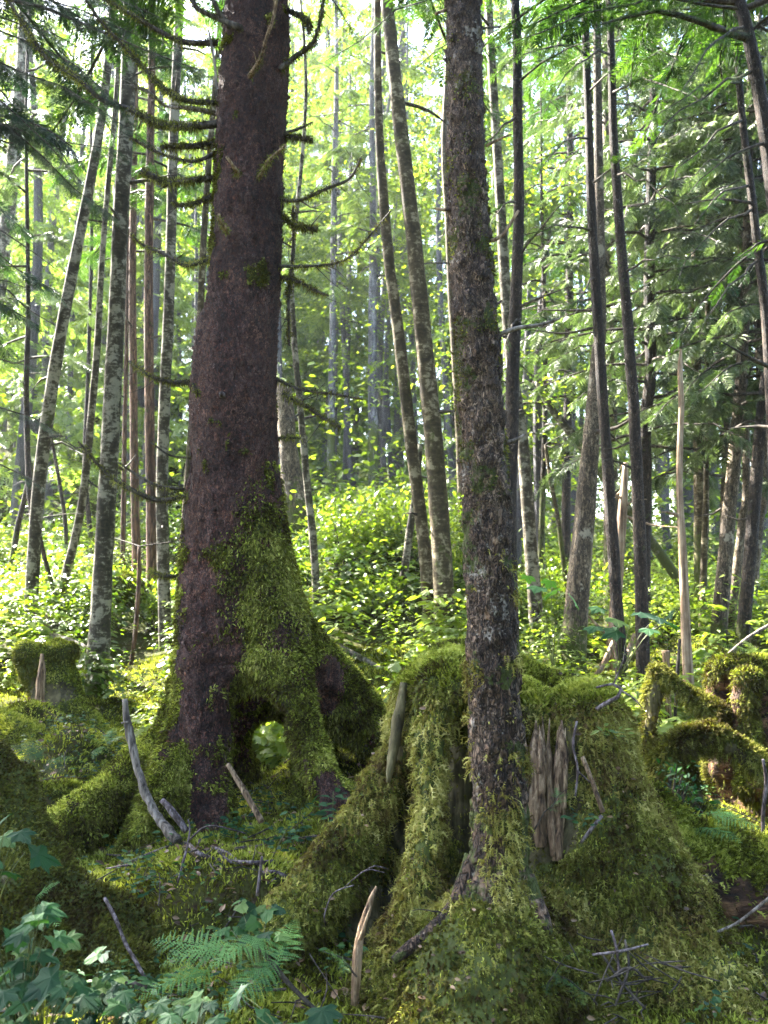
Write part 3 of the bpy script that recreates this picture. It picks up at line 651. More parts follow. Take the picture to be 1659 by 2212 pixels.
for pts, wds in (([(1158,1556,3.97),(1156,1640,3.9),(1162,1740,3.86),(1170,1830,3.82)],[3,30,36,22]),([(1187,1552,3.93),(1184,1650,3.88),(1190,1760,3.84),(1196,1850,3.80)],[2,14,16,14]),
                 ([(1213,1556,3.95),(1212,1640,3.9),(1206,1740,3.86),(1206,1860,3.80)],[4,28,28,20]),([(1136,1600,3.95),(1140,1700,3.9),(1144,1800,3.86)],[2,18,16]),([(1172,1548,3.99),(1174,1640,3.94),(1178,1720,3.9)],[2,16,18])):
    g = Geo(); tube(g, [P(*q) for q in pts], [M(w, 3.9) / 2 for w in wds], 18, .02, .55, 70., 0, lambda v: np.full(len(v), .16) * 1., stretch=.06, seed=int(rng.integers(50)))
    g.build('splinter', m_tan, st, True)
for k in range(8):
    x0 = rng.uniform(1132, 1228); y0 = rng.uniform(1555, 1660); l = rng.uniform(90, 190); g = Geo(); tube(g, [P(x0, y0, 3.93), P(x0 + rng.uniform(-6, 6), y0 + l * .5, 3.87), P(x0 + rng.uniform(-8, 8), y0 + l, 3.83)], [.002, .012, .008], 8, .02, .5, 80., 0, stretch=.06, seed=k)
    g.build('splinter', m_tan, st, True)
g = Geo(); tube(g, [P(872,1475,4.05), P(860,1560,4.0), P(846,1640,3.95), P(838,1690,3.93)], [M(16,4)/2, M(24,4)/2, M(22,4)/2, M(8,4)/2], 14, .02, .5, 60., stretch=.06); g.build('splinter', m_stumpwood, st, True)

# ------------------------------------------------------------------ hemlock on the stump
H0 = 3.5
hem = thing('hemlock_tree', (P(1085, 1950, H0)[0], H0, .25), 'straight hemlock with brown lichen-flecked bark growing on the big mossy stump', 'tree')
hp = [(996,-250,60),(1000,-60,72),(1003,100,76),(1006,250,78),(1010,400,82),(1016,540,86),(1026,680,90),(1034,800,94),(1042,920,96),(1048,1040,98),(1054,1180,100),(1060,1320,102),(1066,1450,104),(1072,1580,107),(1078,1700,110),(1080,1800,112),(1078,1860,122),(1074,1910,150),(1070,1960,200),(1066,2020,260)]
pts = [P(a, b, H0) for a, b, w in hp]; rad = [M(w, H0) / 2 for a, b, w in hp]
g = Geo(); HV = []
def hemmoss(v):
    n = fbm(v * 6, 4, 81); z = v[:, 2]
    return np.clip(sstep(.50, .62, n) * .55 + sstep(.80, .12, z + 1.1 * (n - .5)) * .62 + .3 * sstep(-.02, .06, v[:, 0] - P(1060, 1300, H0)[0]) * sstep(.4, .6, n) * (z < 2.6), 0, 1)
V, Q = tube(g, pts, rad, 72, .016, .07, 26., 0, hemmoss, seed=83, stretch=.45)
V = V[:len(V) - 2]; N = vnormals(V, Q)
V2 = V + N * (.010 * (fbm(V * 70 * (1, 1, .5), 2, 84) - .5) + .012 * sstep(.55, .6, fbm(V * 30 * (1, 1, .7), 2, 85)) )[:, None]
g = Geo(); hm = hemmoss(V2); g.add(V2, None, Q, 0, moss=hm)
tube(g, [P(996,-245,H0), P(990,-500,H0), P(990,-500,H0) + (0, 0, 4)], [M(60,H0)/2, M(52,H0)/2, .03], 12, .2)
g.build('trunk', m_hemlock, hem, True)
for pp in ([(1030,1860,3.5,60),(1002,1915,3.46,40),(975,1965,3.42,30),(930,2010,3.36,26),(880,2050,3.32,24),(850,2075,3.3,16)],[(1128,1900,3.48,56),(1152,1960,3.42,52),(1178,2030,3.36,44),(1196,2090,3.3,34)]):
    gr = Geo(); tube(gr, [P(*q[:3]) for q in pp], [M(q[3], 3.4) / 2 for q in pp], 20, .02, .2, 25., 0, lambda v: .25 + .5 * sstep(.5, .6, fbm(v * 12, 3, 86)), seed=3); gr.build('root', m_hemlock, hem, True)
g = Geo(); zz = V2[:, 2]
fuzz(g, V2, Q, hm * sstep(1.75, .9, zz) * (N[:, 1] < .5) * sstep(.42, .56, fbm(V2 * 9, 3, 88)), 26000, (.015, .06), .0028, .7, .5, .5, 0, True, 30000, .9)
fuzz(g, V2, Q, hm * sstep(1.6, 2.2, zz) * (N[:, 1] < .5), 16000, (.006, .016), .003, .3, .6, .6, 1, False, 12000)
g.build('moss', [m_mossdry, m_mossdk], hem)
flakes(V2, Q, N, np.clip((1 - .8 * hm) * (N[:, 1] < .4), 0, 1), 3600, .015, m_hflake, hem)
for pp in ([(1078,722,10),(1120,708,9),(1165,702,8),(1210,688,4)],[(1090,958,10),(1110,952,9),(1135,938,5)],[(972,455,8),(950,452,7),(938,450,4)],[(1060,520,8),(1085,508,8),(1120,455,6)],[(1050,315,7),(1080,300,6),(1105,290,4)],[(965,20,8),(940,30,6)]):
    g = Geo(); p3 = [P(a, b, H0 - .02) for a, b, w in pp]; tube(g, p3, [max(.003, M(w, H0) / 2) for a, b, w in pp], 8, .02, .3, 30.); g.build('stub', m_greywood if pp[0][1] > 600 else m_tan, hem, True)

# ------------------------------------------------------------------ helpers on the ground
def onground(px, py, lift=0.):
    t = np.linspace(2., 40., 600); d = P(px, py, 1.) - CAM; p = CAM + d * t[:, None]
    b = np.where(p[:, 2] < ground_z(p[:, :2]) + lift)[0]
    return p[b[0]] if len(b) else p[100]
# ------------------------------------------------------------------ other stumps, roots and logs
def body_thing(name, label, cat, chains, h, wmat, dens, Ls, mats, cuts=(), mossmul=1., barezones=(), noise=.05, ff=True, nmax=60000):
    B = Body()
    for ch, k in chains: B.chain(ch, k)
    for c in cuts: B.hollow(*c)
    V, Q = B.mesh(h); V = relax(V, Q, 2); N = vnormals(V, Q)
    V = V + N * (noise * (fbm(V * 5, 3, 91) - .5) + noise * .5 * (fbm(V * 19, 2, 92) - .5))[:, None]; N = vnormals(V, Q)
    th = thing(name, (V[:, 0].mean(), V[:, 1].mean(), V[:, 2].min()), label, cat)
    w = np.clip(mossmul * (.25 + 1.3 * sstep(.3, .5, fbm(V * 4, 3, 93) + .15 * N[:, 2])), 0, 1)
    if len(barezones): w = w * (1 - .95 * zones(V, barezones))
    g = Geo(); g.add(V, None, Q, 0, moss=np.clip(w * 1.15, 0, 1)); g.build('wood', wmat, th, True)
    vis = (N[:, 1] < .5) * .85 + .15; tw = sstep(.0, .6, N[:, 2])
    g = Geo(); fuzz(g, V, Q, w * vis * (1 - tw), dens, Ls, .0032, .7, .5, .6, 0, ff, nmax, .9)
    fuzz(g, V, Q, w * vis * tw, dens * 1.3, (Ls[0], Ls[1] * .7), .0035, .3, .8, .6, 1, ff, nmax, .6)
    g.build('moss', mats, th); return th
body_thing('mossy_stump', 'low broken stump with a round moss cushion and a tan splinter, before pale alder trunks', 'stump',
  [([(60,1418,7.25,34),(100,1412,7.3,40),(150,1408,7.3,40)],.04),([(58,1412,7.2,54),(64,1450,7.2,46)],.05),([(75,1430,7.2,44),(86,1500,7.2,44),(100,1560,7.1,54)],.03),([(122,1408,7.4,54),(130,1480,7.3,76),(142,1560,7.2,110),(150,1620,7.1,140)],.04),([(150,1520,7.2,60),(185,1575,7.,70),(215,1610,6.9,60)],.06),([(100,1570,7.2,90),(95,1640,7.1,120)],.06)],
  .025, m_stumpwood, 16000, (.015,.04), [m_mossdk, m_moss], cuts=[([(104,1440,6.95,16),(112,1500,6.9,30),(118,1560,6.85,30)],.02)], barezones=[(112,1500,7.1,.2),(80,1495,7.1,.2),(84,1540,7.1,.2)])
s = bpy.data.objects['mossy_stump.001'] if 'mossy_stump.001' in bpy.data.objects else None
g = Geo(); tube(g, [P(91,1412,6.95),P(90,1460,6.93),P(84,1520,6.9),P(80,1570,6.88)], [.012,.032,.034,.03], 12, .03, .4, 50., stretch=.06); g.build('splinter', m_tan, s, True)
body_thing('root_buttress', 'dark mossy root flank sweeping down from a broken stump edge behind leafy plants', 'root',
  [([(-60,1650,3.9,130),(20,1710,3.9,90),(58,1800,3.85,90),(105,1880,3.8,90),(190,1945,3.75,70),(290,1985,3.7,60),(340,2010,3.65,40)],.05),([(-80,1780,3.9,260),(-20,1900,3.8,240),(60,2010,3.7,240),(160,2080,3.6,200),(260,2120,3.5,150)],.07),([(45,1690,3.86,60),(40,1740,3.84,70),(60,1830,3.8,70)],.04),([(-60,2000,3.6,300),(60,2180,3.4,300)],.08)],
  .02, m_stumpwood, 20000, (.012,.04), [m_mossdk, m_mossdk], mossmul=.9, barezones=[])
body_thing('cut_stump', 'flat-topped dark stump with bright moss cap near the picture edge', 'stump',
  [([(1560,1448,5.4,56),(1640,1452,5.4,60),(1720,1460,5.4,70)],.04),([(1590,1500,5.75,120),(1600,1800,5.7,170)],.05),([(1690,1480,5.7,120),(1690,1800,5.7,170)],.05),([(1556,1470,5.42,56),(1552,1560,5.42,46),(1562,1660,5.4,60)],.04),([(1615,1470,5.2,60),(1612,1580,5.2,50),(1622,1700,5.1,60)],.03),([(1670,1480,5.4,110),(1680,1700,5.3,160),(1700,1900,5.2,200)],.06),([(1590,1560,5.6,110),(1600,1800,5.5,160)],.06)],
  .02, m_decay, 22000, (.02,.06), [m_mossdk, m_moss], mossmul=.8, barezones=[(1600,1540,5.3,.26),(1640,1560,5.3,.3),(1600,1640,5.3,.34),(1650,1680,5.3,.34),(1620,1760,5.3,.3),(1560,1580,5.35,.12)])
body_thing('bent_root', 'moss-hung bent root arching between a leaning post and the flat stump', 'root',
  [([(1412,1448,5.4,28),(1440,1465,5.38,20),(1475,1500,5.35,24),(1520,1525,5.3,30),(1550,1545,5.25,40)],.03),([(1424,1455,5.42,28),(1412,1530,5.4,30),(1394,1600,5.38,32)],.02),
   ([(1440,1640,4.9,56),(1490,1600,4.9,52),(1535,1585,4.9,46),(1590,1620,4.85,42),(1640,1660,4.8,44),(1700,1690,4.75,56)],.03),([(1440,1645,4.9,60),(1455,1740,4.85,54),(1470,1800,4.8,44)],.03),([(1480,1660,4.95,36),(1515,1760,4.9,34),(1540,1810,4.9,34)],.03)],
    .02, m_stumpwood, 26000, (.025,.075), [m_mossdk, m_mossdk], barezones=[(1412,1530,5.3,.22),(1515,1750,4.85,.2)])
body_thing('fallen_log', 'rotten fallen log with brown decayed flank and a thick moss top sloping down', 'log',
  [([(1400,1745,4.35,90),(1480,1830,4.3,110),(1570,1850,4.25,120),(1680,1905,4.2,130),(1800,1960,4.2,130)],.06),([(1420,1850,4.2,110),(1520,1910,4.15,150),(1640,1980,4.1,160),(1780,2050,4.1,170)],.06),([(1395,1760,4.2,60),(1400,1860,4.1,60),(1440,1920,4.0,50)],.05)],
  .02, m_decay, 24000, (.02,.07), [m_mossdk, m_moss], barezones=[(1450,1870,4.,.20),(1520,1920,4.,.24),(1600,1960,3.95,.26),(1680,2000,3.95,.3)])
body_thing('fallen_log', 'long mossy fallen log on the sunny floor past the low broken stump', 'log',
  [([(-60,1560,6.7,90),(40,1600,6.5,90),(140,1650,6.3,70),(230,1690,6.1,60)],.05)], .03, m_stumpwood, 14000, (.02,.05), [m_mossdk, m_moss])
body_thing('fallen_log', 'short moss-covered log lying just beyond the spreading spruce root', 'log',
  [([(90,1725,5.5,60),(150,1725,5.5,62),(215,1735,5.5,52)],.05)], .025, m_stumpwood, 18000, (.02,.05), [m_mossdk, m_moss])
body_thing('thin_log', 'slim mossy pole slanting down from the low broken stump', 'log',
  [([(150,1550,6.9,18),(200,1590,6.8,24),(260,1640,6.6,24),(300,1670,6.5,22)],.03)], .018, m_stumpwood, 14000, (.012,.03), [m_mossdk, m_moss])
body_thing('tussock', 'rounded mossy hummock among trunks on the bright slope', 'hummock',
  [([(200,1290,10.5,60),(240,1270,10.6,80),(280,1275,10.6,70)],.1)], .04, m_stumpwood, 7000, (.03,.07), [m_mossdk, m_moss], ff=False)
body_thing('tussock', 'mossy mound at the foot of the slim pale sapling beyond the spruce', 'hummock',
  [([(700,1290,9.8,60),(730,1310,9.8,70),(770,1330,9.7,50)],.1)], .04, m_stumpwood, 7000, (.03,.07), [m_mossdk, m_moss], ff=False)

# ------------------------------------------------------------------ sticks and dead branches
def stick(name, label, pp, mat, ground=True, cat='stick', seg=9, twigs=(), bump=.25, stretch=.2):
    pts = []
    for q in pp:
        if len(q) > 3: pts.append(P(q[0], q[1], q[3]))
        else: p = onground(q[0], q[1], .015); pts.append(p + (0, 0, .01))
    Ym = np.mean([p[1] for p in pts])
    th = thing(name, pts[0], label, cat); g = Geo()
    tube(g, pts, [max(.0025, M(q[2], Ym) / 2) for q in pp], seg, .02, bump, 40., stretch=stretch, seed=int(rng.integers(99)))
    g.build('stem', mat, th, True)
    for tw in twigs:
        g = Geo(); tp = [P(q[0], q[1], Ym - .03 if len(q) < 4 else q[3]) for q in tw]; tube(g, tp, [max(.002, M(q[2], Ym) / 2) for q in tw], 6, .02, .2, 40.); g.build('twig', mat, th, True)
    return th
stick('dead_branch', 'weathered grey branch propped upright against the spruce root', [(270,1510,14,5.0),(275,1560,17,5.0),(290,1630,17,4.98),(306,1690,18,4.95),(332,1750,20,4.9),(358,1788,22,4.85),(384,1818,20,4.8)], m_greywood, stretch=.06, bump=.5, twigs=[[(278,1560,6),(262,1562,4)]], cat='branch')
stick('dead_branch', 'short grey log stub beside the foot of the propped branch', [(350,1728,13,4.75),(376,1758,15,4.72),(404,1796,14,4.7)], m_twig, stretch=.06, cat='branch')
stick('dead_branch', 'straight tan stick leaning inside the hollow under the spruce', [(492,1650,10,5.0),(528,1710,13,4.95),(566,1776,13,4.9)], m_tan, stretch=.06)
stick('fallen_branch', 'long purple-grey twig curving over moss in front of the spruce', [(232,1886,9),(310,1855,9),(370,1832,8),(405,1828,9),(425,1845,9),(470,1862,9),(560,1868,9),(640,1858,8),(706,1838,5)], m_twig, cat='branch', twigs=[[(500,1864,5,4.35),(470,1838,4,4.4)],[(280,1868,5,4.4),(230,1876,3,4.45)]])
stick('fallen_branch', 'forked thin grey twig rising from the moss', [(384,1908,4,4.15),(395,1865,5,4.2),(405,1825,5,4.25),(410,1790,4,4.3),(406,1770,3,4.3)], m_twig, cat='branch', twigs=[[(408,1815,5,4.25),(440,1788,4,4.25),(470,1785,4,4.25),(530,1800,3,4.3)]])
stick('fallen_branch', 'straight bluish grey stick lying toward the big stump', [(508,1838,8),(580,1830,8),(650,1815,7),(735,1796,6)], m_twig, cat='branch')
stick('fallen_branch', 'slender pale-barked rod lying across dark litter beside ferns', [(226,1940,8,3.55),(250,1985,8,3.5),(270,2035,8,3.45),(295,2080,8,3.4),(322,2128,7,3.35)], m_twig, cat='branch')
stick('fallen_branch', 'short stick end lying under the seedlings before the hollow', [(465,1836,7),(495,1850,7),(524,1872,6)], m_twig, cat='branch')
stick('fallen_branch', 'crooked brown stick poking from moss below the long twig', [(560,1890,8),(600,1890,9),(640,1912,7)], m_twig, cat='branch', twigs=[[(556,1935,7,3.95),(560,1900,7,3.95),(566,1850,5,3.95)]])
stick('fallen_branch', 'mottled crossing stick lying beside the stump buttress', [(555,1932,6),(600,1900,7),(650,1872,6),(690,1855,5)], m_twig, cat='branch')
stick('fallen_branch', 'dark wet stick lying in litter behind the foreground leaves', [(238,2116,10,3.3),(280,2122,11,3.3),(316,2135,9,3.3)], m_twigd, cat='branch')
stick('wood_sliver', 'upright weathered sliver of split wood standing before the stump buttress', [(764,2170,12,3.28),(771,2090,20,3.28),(779,2020,17,3.3),(796,1958,15,3.32),(813,1915,5,3.33)], m_tan, stretch=.05, bump=.5, cat='wood', twigs=[[(778,2030,9,3.26),(792,1985,7,3.26),(800,1960,3,3.26)]])
stick('fallen_branch', 'thin dark branch trailing beneath the stump buttress', [(560,2045,10,3.3),(620,2120,10,3.25),(680,2180,9,3.2)], m_twigd, cat='branch')
stick('hanging_twig', 'bare bent twig hanging on the moss beside the splintered wood', [(1246,1558,5,3.78),(1238,1610,6,3.74),(1248,1660,5,3.7),(1243,1720,4,3.68)], m_twig, cat='twig', twigs=[[(1247,1665,4,3.7),(1275,1690,3,3.7)]])
stick('broken_stick', 'pale stick stuck slanting in the stump side', [(1258,1635,9,3.75),(1280,1690,10,3.7),(1302,1755,10,3.66)], m_tan, stretch=.06)
stick('broken_stick', 'small brown stick crossing below the pale slanting stick', [(1300,1762,8,3.62),(1278,1790,8,3.6),(1255,1820,6,3.58)], m_twig)
stick('gnarled_twig', 'curled grey twig lying on the mossy stump shoulder', [(1288,1532,9,3.95),(1315,1515,9,3.93),(1335,1505,8,3.92),(1342,1488,7,3.92),(1325,1478,6,3.93),(1288,1485,5,3.95)], m_twig, cat='twig', twigs=[[(1340,1490,4,3.92),(1370,1510,3,3.9),(1388,1530,2,3.9)],[(1325,1478,4,3.93),(1345,1430,3,3.93),(1350,1400,2,3.93)]])
stick('hanging_twig', 'hair-thin arched twig hung across the mossy buttress', [(765,1912,3,3.6),(720,1930,3,3.62),(700,1980,3,3.6),(704,2000,2,3.6)], m_twig, cat='twig', twigs=[[(740,1920,2),(790,1880,3),(830,1885,2)],[(790,1880,2),(810,1870,2),(840,1878,2)]])
stick('fallen_branch', 'thin pale branch sloping up past the rotten log', [(1545,2015,5,3.6),(1590,1995,6,3.6),(1630,1965,6,3.6),(1680,1925,6,3.6)], m_greywood, cat='branch')
stick('sapling_stem', 'slim bare reddish stem rising at the picture edge above the log', [(1650,1830,8,4.3),(1648,1760,9,4.3),(1655,1690,8,4.3),(1648,1640,6,4.3)], m_twig, cat='stem')
stick('fallen_branch', 'bright bare branch slanting above the flat stump', [(1570,1415,6,6.3),(1620,1375,8,6.3),(1680,1340,8,6.3)], m_greywood, cat='branch')
for k, (pp, lab) in enumerate([([(1320,2010,6,3.3),(1332,2050,6,3.25),(1338,2110,5,3.2)], 'grey twig standing topmost in the heap of twigs on the stump foot'), ([(1280,2062,5,3.25),(1340,2055,6,3.22),(1400,2040,4,3.25)], 'level twig lying across the heap of twigs on the stump foot'),
       ([(1310,2120,6,3.2),(1360,2090,6,3.2),(1400,2120,5,3.2)], 'arched twig low in the heap of twigs on the stump foot'), ([(1350,2030,5,3.25),(1358,2090,6,3.2),(1330,2170,5,3.15)], 'dark twig running down from the heap of twigs on the stump foot'), ([(1300,2060,5,3.25),(1340,2120,6,3.2),(1395,2180,5,3.15)], 'slanting dark twig crossing the heap on the stump foot')]):
    stick('loose_twig', lab, pp, m_twigd if k > 1 else m_twig, cat='twig')
stick('sunlit_pole', 'white sunlit fallen pole on the slope beyond the low broken stump', [(20,1345,10,9.2),(80,1365,14,9.),(150,1385,14,8.8),(240,1425,10,8.6)], m_greywood, cat='pole')
stick('sunlit_pole', 'pale sunlit fallen pole lying in leaves right of the spruce', [(715,1390,8,9.),(760,1410,12,8.8),(830,1450,11,8.5)], m_greywood, cat='pole')
stick('leaning_slab', 'sloping pale split log leaning between trunks on the bright slope', [(95,1345,18,9.9),(125,1310,22,10.2),(165,1275,20,10.5)], m_greywood, cat='log')
for pp, lab in (([(1330,1380,12,8.8),(1300,1440,12,8.7),(1272,1480,10,8.6)], 'white sunlit stick leaning down from dark trunk behind the stump'), ([(1370,1370,8,8.9),(1350,1430,12,8.7),(1335,1490,10,8.5)], 'second white sunlit stick leaning between dark trunks'), ([(1345,1395,8,8.3),(1300,1360,8,8.4),(1270,1330,4,8.4)], 'thin white forked stick among leaning sticks behind stump')):
    stick('leaning_stick', lab, pp, m_snag)
stick('leaning_post', 'slender tan post standing in sun behind the bent root', [(1445,1590,14,6.6),(1443,1520,13,6.6),(1440,1440,14,6.6),(1438,1405,18,6.6)], m_tan, cat='post')
stick('leaning_post', 'dark thin broken stem before the pale bare snag', [(1458,1560,7,6.5),(1462,1480,8,6.5),(1468,1380,7,6.5)], m_twigd, cat='post')

# ------------------------------------------------------------------ trees behind
def alder_crown(gl, gw, top, z0, z1, n, spread, size=.09, mi=0):
    for i in range(n):
        z = rng.uniform(z0, z1); a = rng.uniform(0, 6.283); L = spread * rng.uniform(.5, 1.1)
        b = np.array((top[0], top[1], z)); e = b + (math.cos(a) * L, math.sin(a) * L, L * rng.uniform(.1, .6))
        if gw is not None: tube(gw, [b, (b + e) / 2 + (0, 0, .08 * L), e], [.022, .014, .005], 5, .3, cap=False)
        m = rng.integers(60, 120); t = rng.random(m) ** .6
        O = b + (e - b) * t[:, None] + rng.normal(0, .16 * L, (m, 3)); D = rng.normal(0, 1, (m, 3)) * (1, 1, .5); U = np.array((0, 0, 1.)) + rng.normal(0, .4, (m, 3))
        place(gl, LS, O, D, U, size * rng.uniform(.6, 1.3, m), mi)
def tree(name, label, Y, pts, bark, crown=None, mh=.6, boughs=(), needle=None, group=None, cat='tree', topz=11., stubs=4, seg=14, cone=True, rough=.10):
    base = P(pts[-1][0], pts[-1][1], Y); th = thing(name, base, label, cat, group)
    p = [P(a, b, Y) for a, b, w in pts]; r = [M(w, Y) / 2 for a, b, w in pts]
    d = unit(p[0] - p[1]); d = d / max(d[2], .5)
    if cone:
        ext = max(0., topz - p[0][2]); k = d * ext * np.array((.3, .3, 1.)); p = [p[0] + k] + ([p[0] + k * .5 + (rng.normal(0, .06), 0, 0)] if ext > 2 else []) + p; r = [r[0] * .35] + ([r[0] * .75] if ext > 2 else []) + r
    d2 = unit(p[-1] - p[-2]); gap = max(0., p[-1][2] - gz(p[-1][0], p[-1][1])); p.append(p[-1] + d2 * (.35 + gap)); r.append(r[-1] * 1.15)
    g = Geo(); zb = base[2]
    def mf(v): n = fbm(v * 5, 3, 17); return np.clip(sstep(mh, mh * .1, (v[:, 2] - zb) + 1.6 * (n - .5)) * .55 + .4 * sstep(.52, .65, n), 0, 1)
    V, Q = tube(g, p, r, seg, .07, rough, 9., 0, mf, seed=int(rng.integers(99)), stretch=.4)
    g.build('trunk', bark, th, True)
    PA = np.array(p)
    def at(z): i = np.argsort(PA[:, 2]); return np.array([np.interp(z, PA[i, 2], PA[i, k]) for k in range(3)])
    rb = np.interp(base[2] + 1, sorted(PA[:, 2]), [r[i] for i in np.argsort(PA[:, 2])])
    if stubs:
        for _ in range(stubs):
            gs = Geo()
            z = rng.uniform(zb + 1.2, max(zb + 2, min(p[0][2], zb + 7))); a = rng.uniform(0, 6.283); b = at(z); L = rng.uniform(.15, .8); e = b + (math.cos(a) * L, math.sin(a) * L, L * rng.uniform(-.3, .35))
            tube(gs, [b, (b + e) / 2 + (0, 0, rng.normal(0, .05)), e], [rb * .22 + .003, rb * .14 + .002, .002], 5, .1, .1, cap=False)
            gs.build('dead_twig', m_twigd if bark is not m_snag else m_snag, th, True)
    gl, gw = Geo(), Geo()
    if crown:
        kind = crown[0]
        if kind == 'a': alder_crown(gl, gw, at(crown[1]), crown[1], crown[2], crown[3], crown[4])
        else:
            _, z0, z1, n, L0, L1, hang, fl = crown; n = int(n * 1.05)
            for i in range(n):
                f = ((i + rng.random()) / n); z = z0 + (z1 - z0) * f; a = i * 2.4 + rng.normal(0, .3); L = (L0 + (L1 - L0) * f) * rng.uniform(.7, 1.15); b = at(z)
                e = b + np.array((math.cos(a), math.sin(a), 0)) * L + (0, 0, -L * rng.uniform(.1, .45))
                bough(gl, gw, b, e, .12, int(10 + 13 * L / fl * .45), fl, False, .22, .012 + .006 * L, 0, 0, .35, hang)
    for bo in boughs:
        a, b = bo[0], bo[1]; o = dict(bo[2]) if len(bo) > 2 else {}
        g1, g2 = Geo(), Geo(); o.setdefault('fl', .2)
        if o.get('fine'): o['fl'] *= .8; o['n'] = int(o['n'] * 1.6)
        bough(g1, g2, P(*a), P(*b), **o); br = g2.build('branch', m_twigd if bark is not m_snag else m_snag, th, True)
        if g1.n: g1_mat = needle or m_needle; q = Geo(); q.__dict__.update(g1.__dict__); fo = q.build("foliage", g1_mat, th); fo.parent = br
    if gl.n: gl.build('crown', needle or m_needle, th)
    if gw.n: gw.build('crown_limbs', m_twigd, th, True)
    return th
ALD, HEM = 'alder trees standing behind', 'slim conifers standing behind'
A = lambda z0=6., n=14, s=1.6: ('a', z0 + .8, z0 + 5, max(3, n // 2), s)
H = lambda z0, z1, n, L0, L1, hang=.35, fl=.4: ('h', z0, z1, n, L0, L1, hang, fl)
tree('alder_tree', 'far leaning pale trunk rising at the picture edge under dark needles', 15., [(60,-60,26),(50,120,27),(38,250,28),(20,440,30),(0,600,32),(-30,800,34),(-50,1200,36)], m_alder, A(11., 8, 2.), topz=16)
tree('alder_tree', 'pale-topped dark trunk leaning beside the low broken stump', 9.5, [(240,60,18),(215,280,20),(178,480,22),(150,620,24),(128,740,26),(110,850,27),(95,960,28),(83,1060,28),(72,1220,28),(62,1385,30)], m_alder, A(7.5, 8, 1.6), topz=12)
tree('alder_tree', 'thick pale mottled alder with mossy foot between spruce and low stump', 8., [(283,-60,31),(279,100,32),(274,240,33),(265,400,34),(258,520,34),(252,680,36),(245,820,38),(238,960,39),(230,1100,40),(222,1240,41),(216,1350,46),(209,1450,52),(204,1515,62)], m_alder, A(7.2, 8, 1.6), .8, topz=12)
tree('alder_tree', 'slim curving pale-barked stem leaning just beyond the thick mottled alder', 10., [(225,500,12),(217,620,13),(210,750,15),(197,900,16),(182,1050,17),(165,1150,18),(140,1250,19),(120,1345,21)], m_alder, A(8., 6, 1.4), topz=11)
tree('thin_tree', 'pencil-thin dark stem behind the slim curving alder', 14., [(198,500,8),(195,640,8),(190,820,9),(183,1000,10),(192,1120,11),(202,1200,12)], m_dark, None, topz=13)
tree('thin_tree', 'thin dark crooked stem near the picture edge behind the leaning trunk', 12., [(60,560,9),(61,680,10),(57,820,12),(58,920,12),(63,1050,13),(71,1130,14),(75,1200,15)], m_dark, H(4.5, 9, 14, 1.3, 1.), topz=11, needle=m_needleg)
tree('cedar_tree', 'slim reddish-barked conifer close behind the thick mottled alder', 12., [(292,200,14),(289,400,15),(286,620,16),(288,800,17),(290,1000,18),(293,1130,19),(296,1260,21)], m_red, H(6., 12, 20, 1.2, .9), .2, topz=13)
tree('cedar_tree', 'stout reddish-brown conifer third from the spruce with straight trunk', 11., [(328,100,16),(325,300,18),(321,600,20),(322,780,21),(324,950,22),(327,1100,23),(328,1270,26)], m_red, H(6., 11, 20, 1.3, .9), .3, topz=13)
tree('alder_tree', 'mottled alder rising straight beside the big spruce', 9.5, [(388,-40,20),(380,180,21),(374,330,22),(368,560,23),(362,720,24),(354,900,25),(350,1050,26),(352,1200,27),(356,1320,28),(360,1445,34)], m_alder, A(7.6, 8, 1.5), .5, topz=12)
tree('alder_tree', 'mossy-green stem half hidden behind the spruce trunk edge', 9.2, [(446,420,14),(438,560,15),(430,720,16),(415,920,17),(402,1100,18),(393,1250,19),(386,1360,22)], m_alder2, None, 1.2, topz=11)
tree('thin_tree', 'thin brown stem between the reddish conifer and the thick mottled alder', 13., [(276,600,8),(272,800,9),(269,950,10),(267,1100,11),(264,1260,12)], m_red, None, topz=11)
tree('dead_tree', 'dead reddish leaning stick with dark tip standing in bright leaves', 9., [(301,1180,7),(299,1270,9),(293,1360,10),(285,1420,9),(278,1458,7)], m_red, None, .01, topz=0, cone=False, stubs=2)
tree('thin_tree', 'short dark crooked trunk low at the picture edge', 13., [(60,1040,9),(50,1090,11),(38,1140,12),(28,1200,13)], m_dark, None, topz=0, cone=False)
tree('thin_tree', 'leaning dark stem low between leaning trunk and curving alder', 13., [(110,940,6),(128,1040,8),(140,1120,9),(145,1210,10)], m_dark, None, topz=0, cone=False)
tree('thin_tree', 'dark slanting dead stem low beside the leaning pale-topped trunk', 9.9, [(80,1120,7),(95,1200,9),(112,1260,10),(122,1300,11)], m_dark, None, topz=0, cone=False)
tree('old_snag', 'broad dark broken trunk seen past the spruce edge above shrubs', 12., [(612,830,34),(618,900,38),(624,980,42),(632,1050,52),(640,1110,70)], m_grey, None, .6, topz=0, cone=False, stubs=3)
tree('alder_sapling', 'thin pale sapling curving up just right of the spruce', 9.5, [(632,560,10),(635,720,12),(645,840,14),(655,950,15),(664,1050,16),(675,1150,17),(681,1240,17),(686,1340,19)], m_alder, None, .3, topz=9)
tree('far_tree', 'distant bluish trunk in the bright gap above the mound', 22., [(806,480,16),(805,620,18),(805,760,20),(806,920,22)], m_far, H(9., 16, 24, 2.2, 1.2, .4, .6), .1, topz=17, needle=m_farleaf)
tree('far_tree', 'hazy distant trunk between the spruce and the bluish one', 22., [(722,380,13),(721,520,14),(719,700,15),(716,900,17)], m_far, H(8., 16, 24, 2., 1.2, .4, .6), .1, topz=17, needle=m_farleaf)
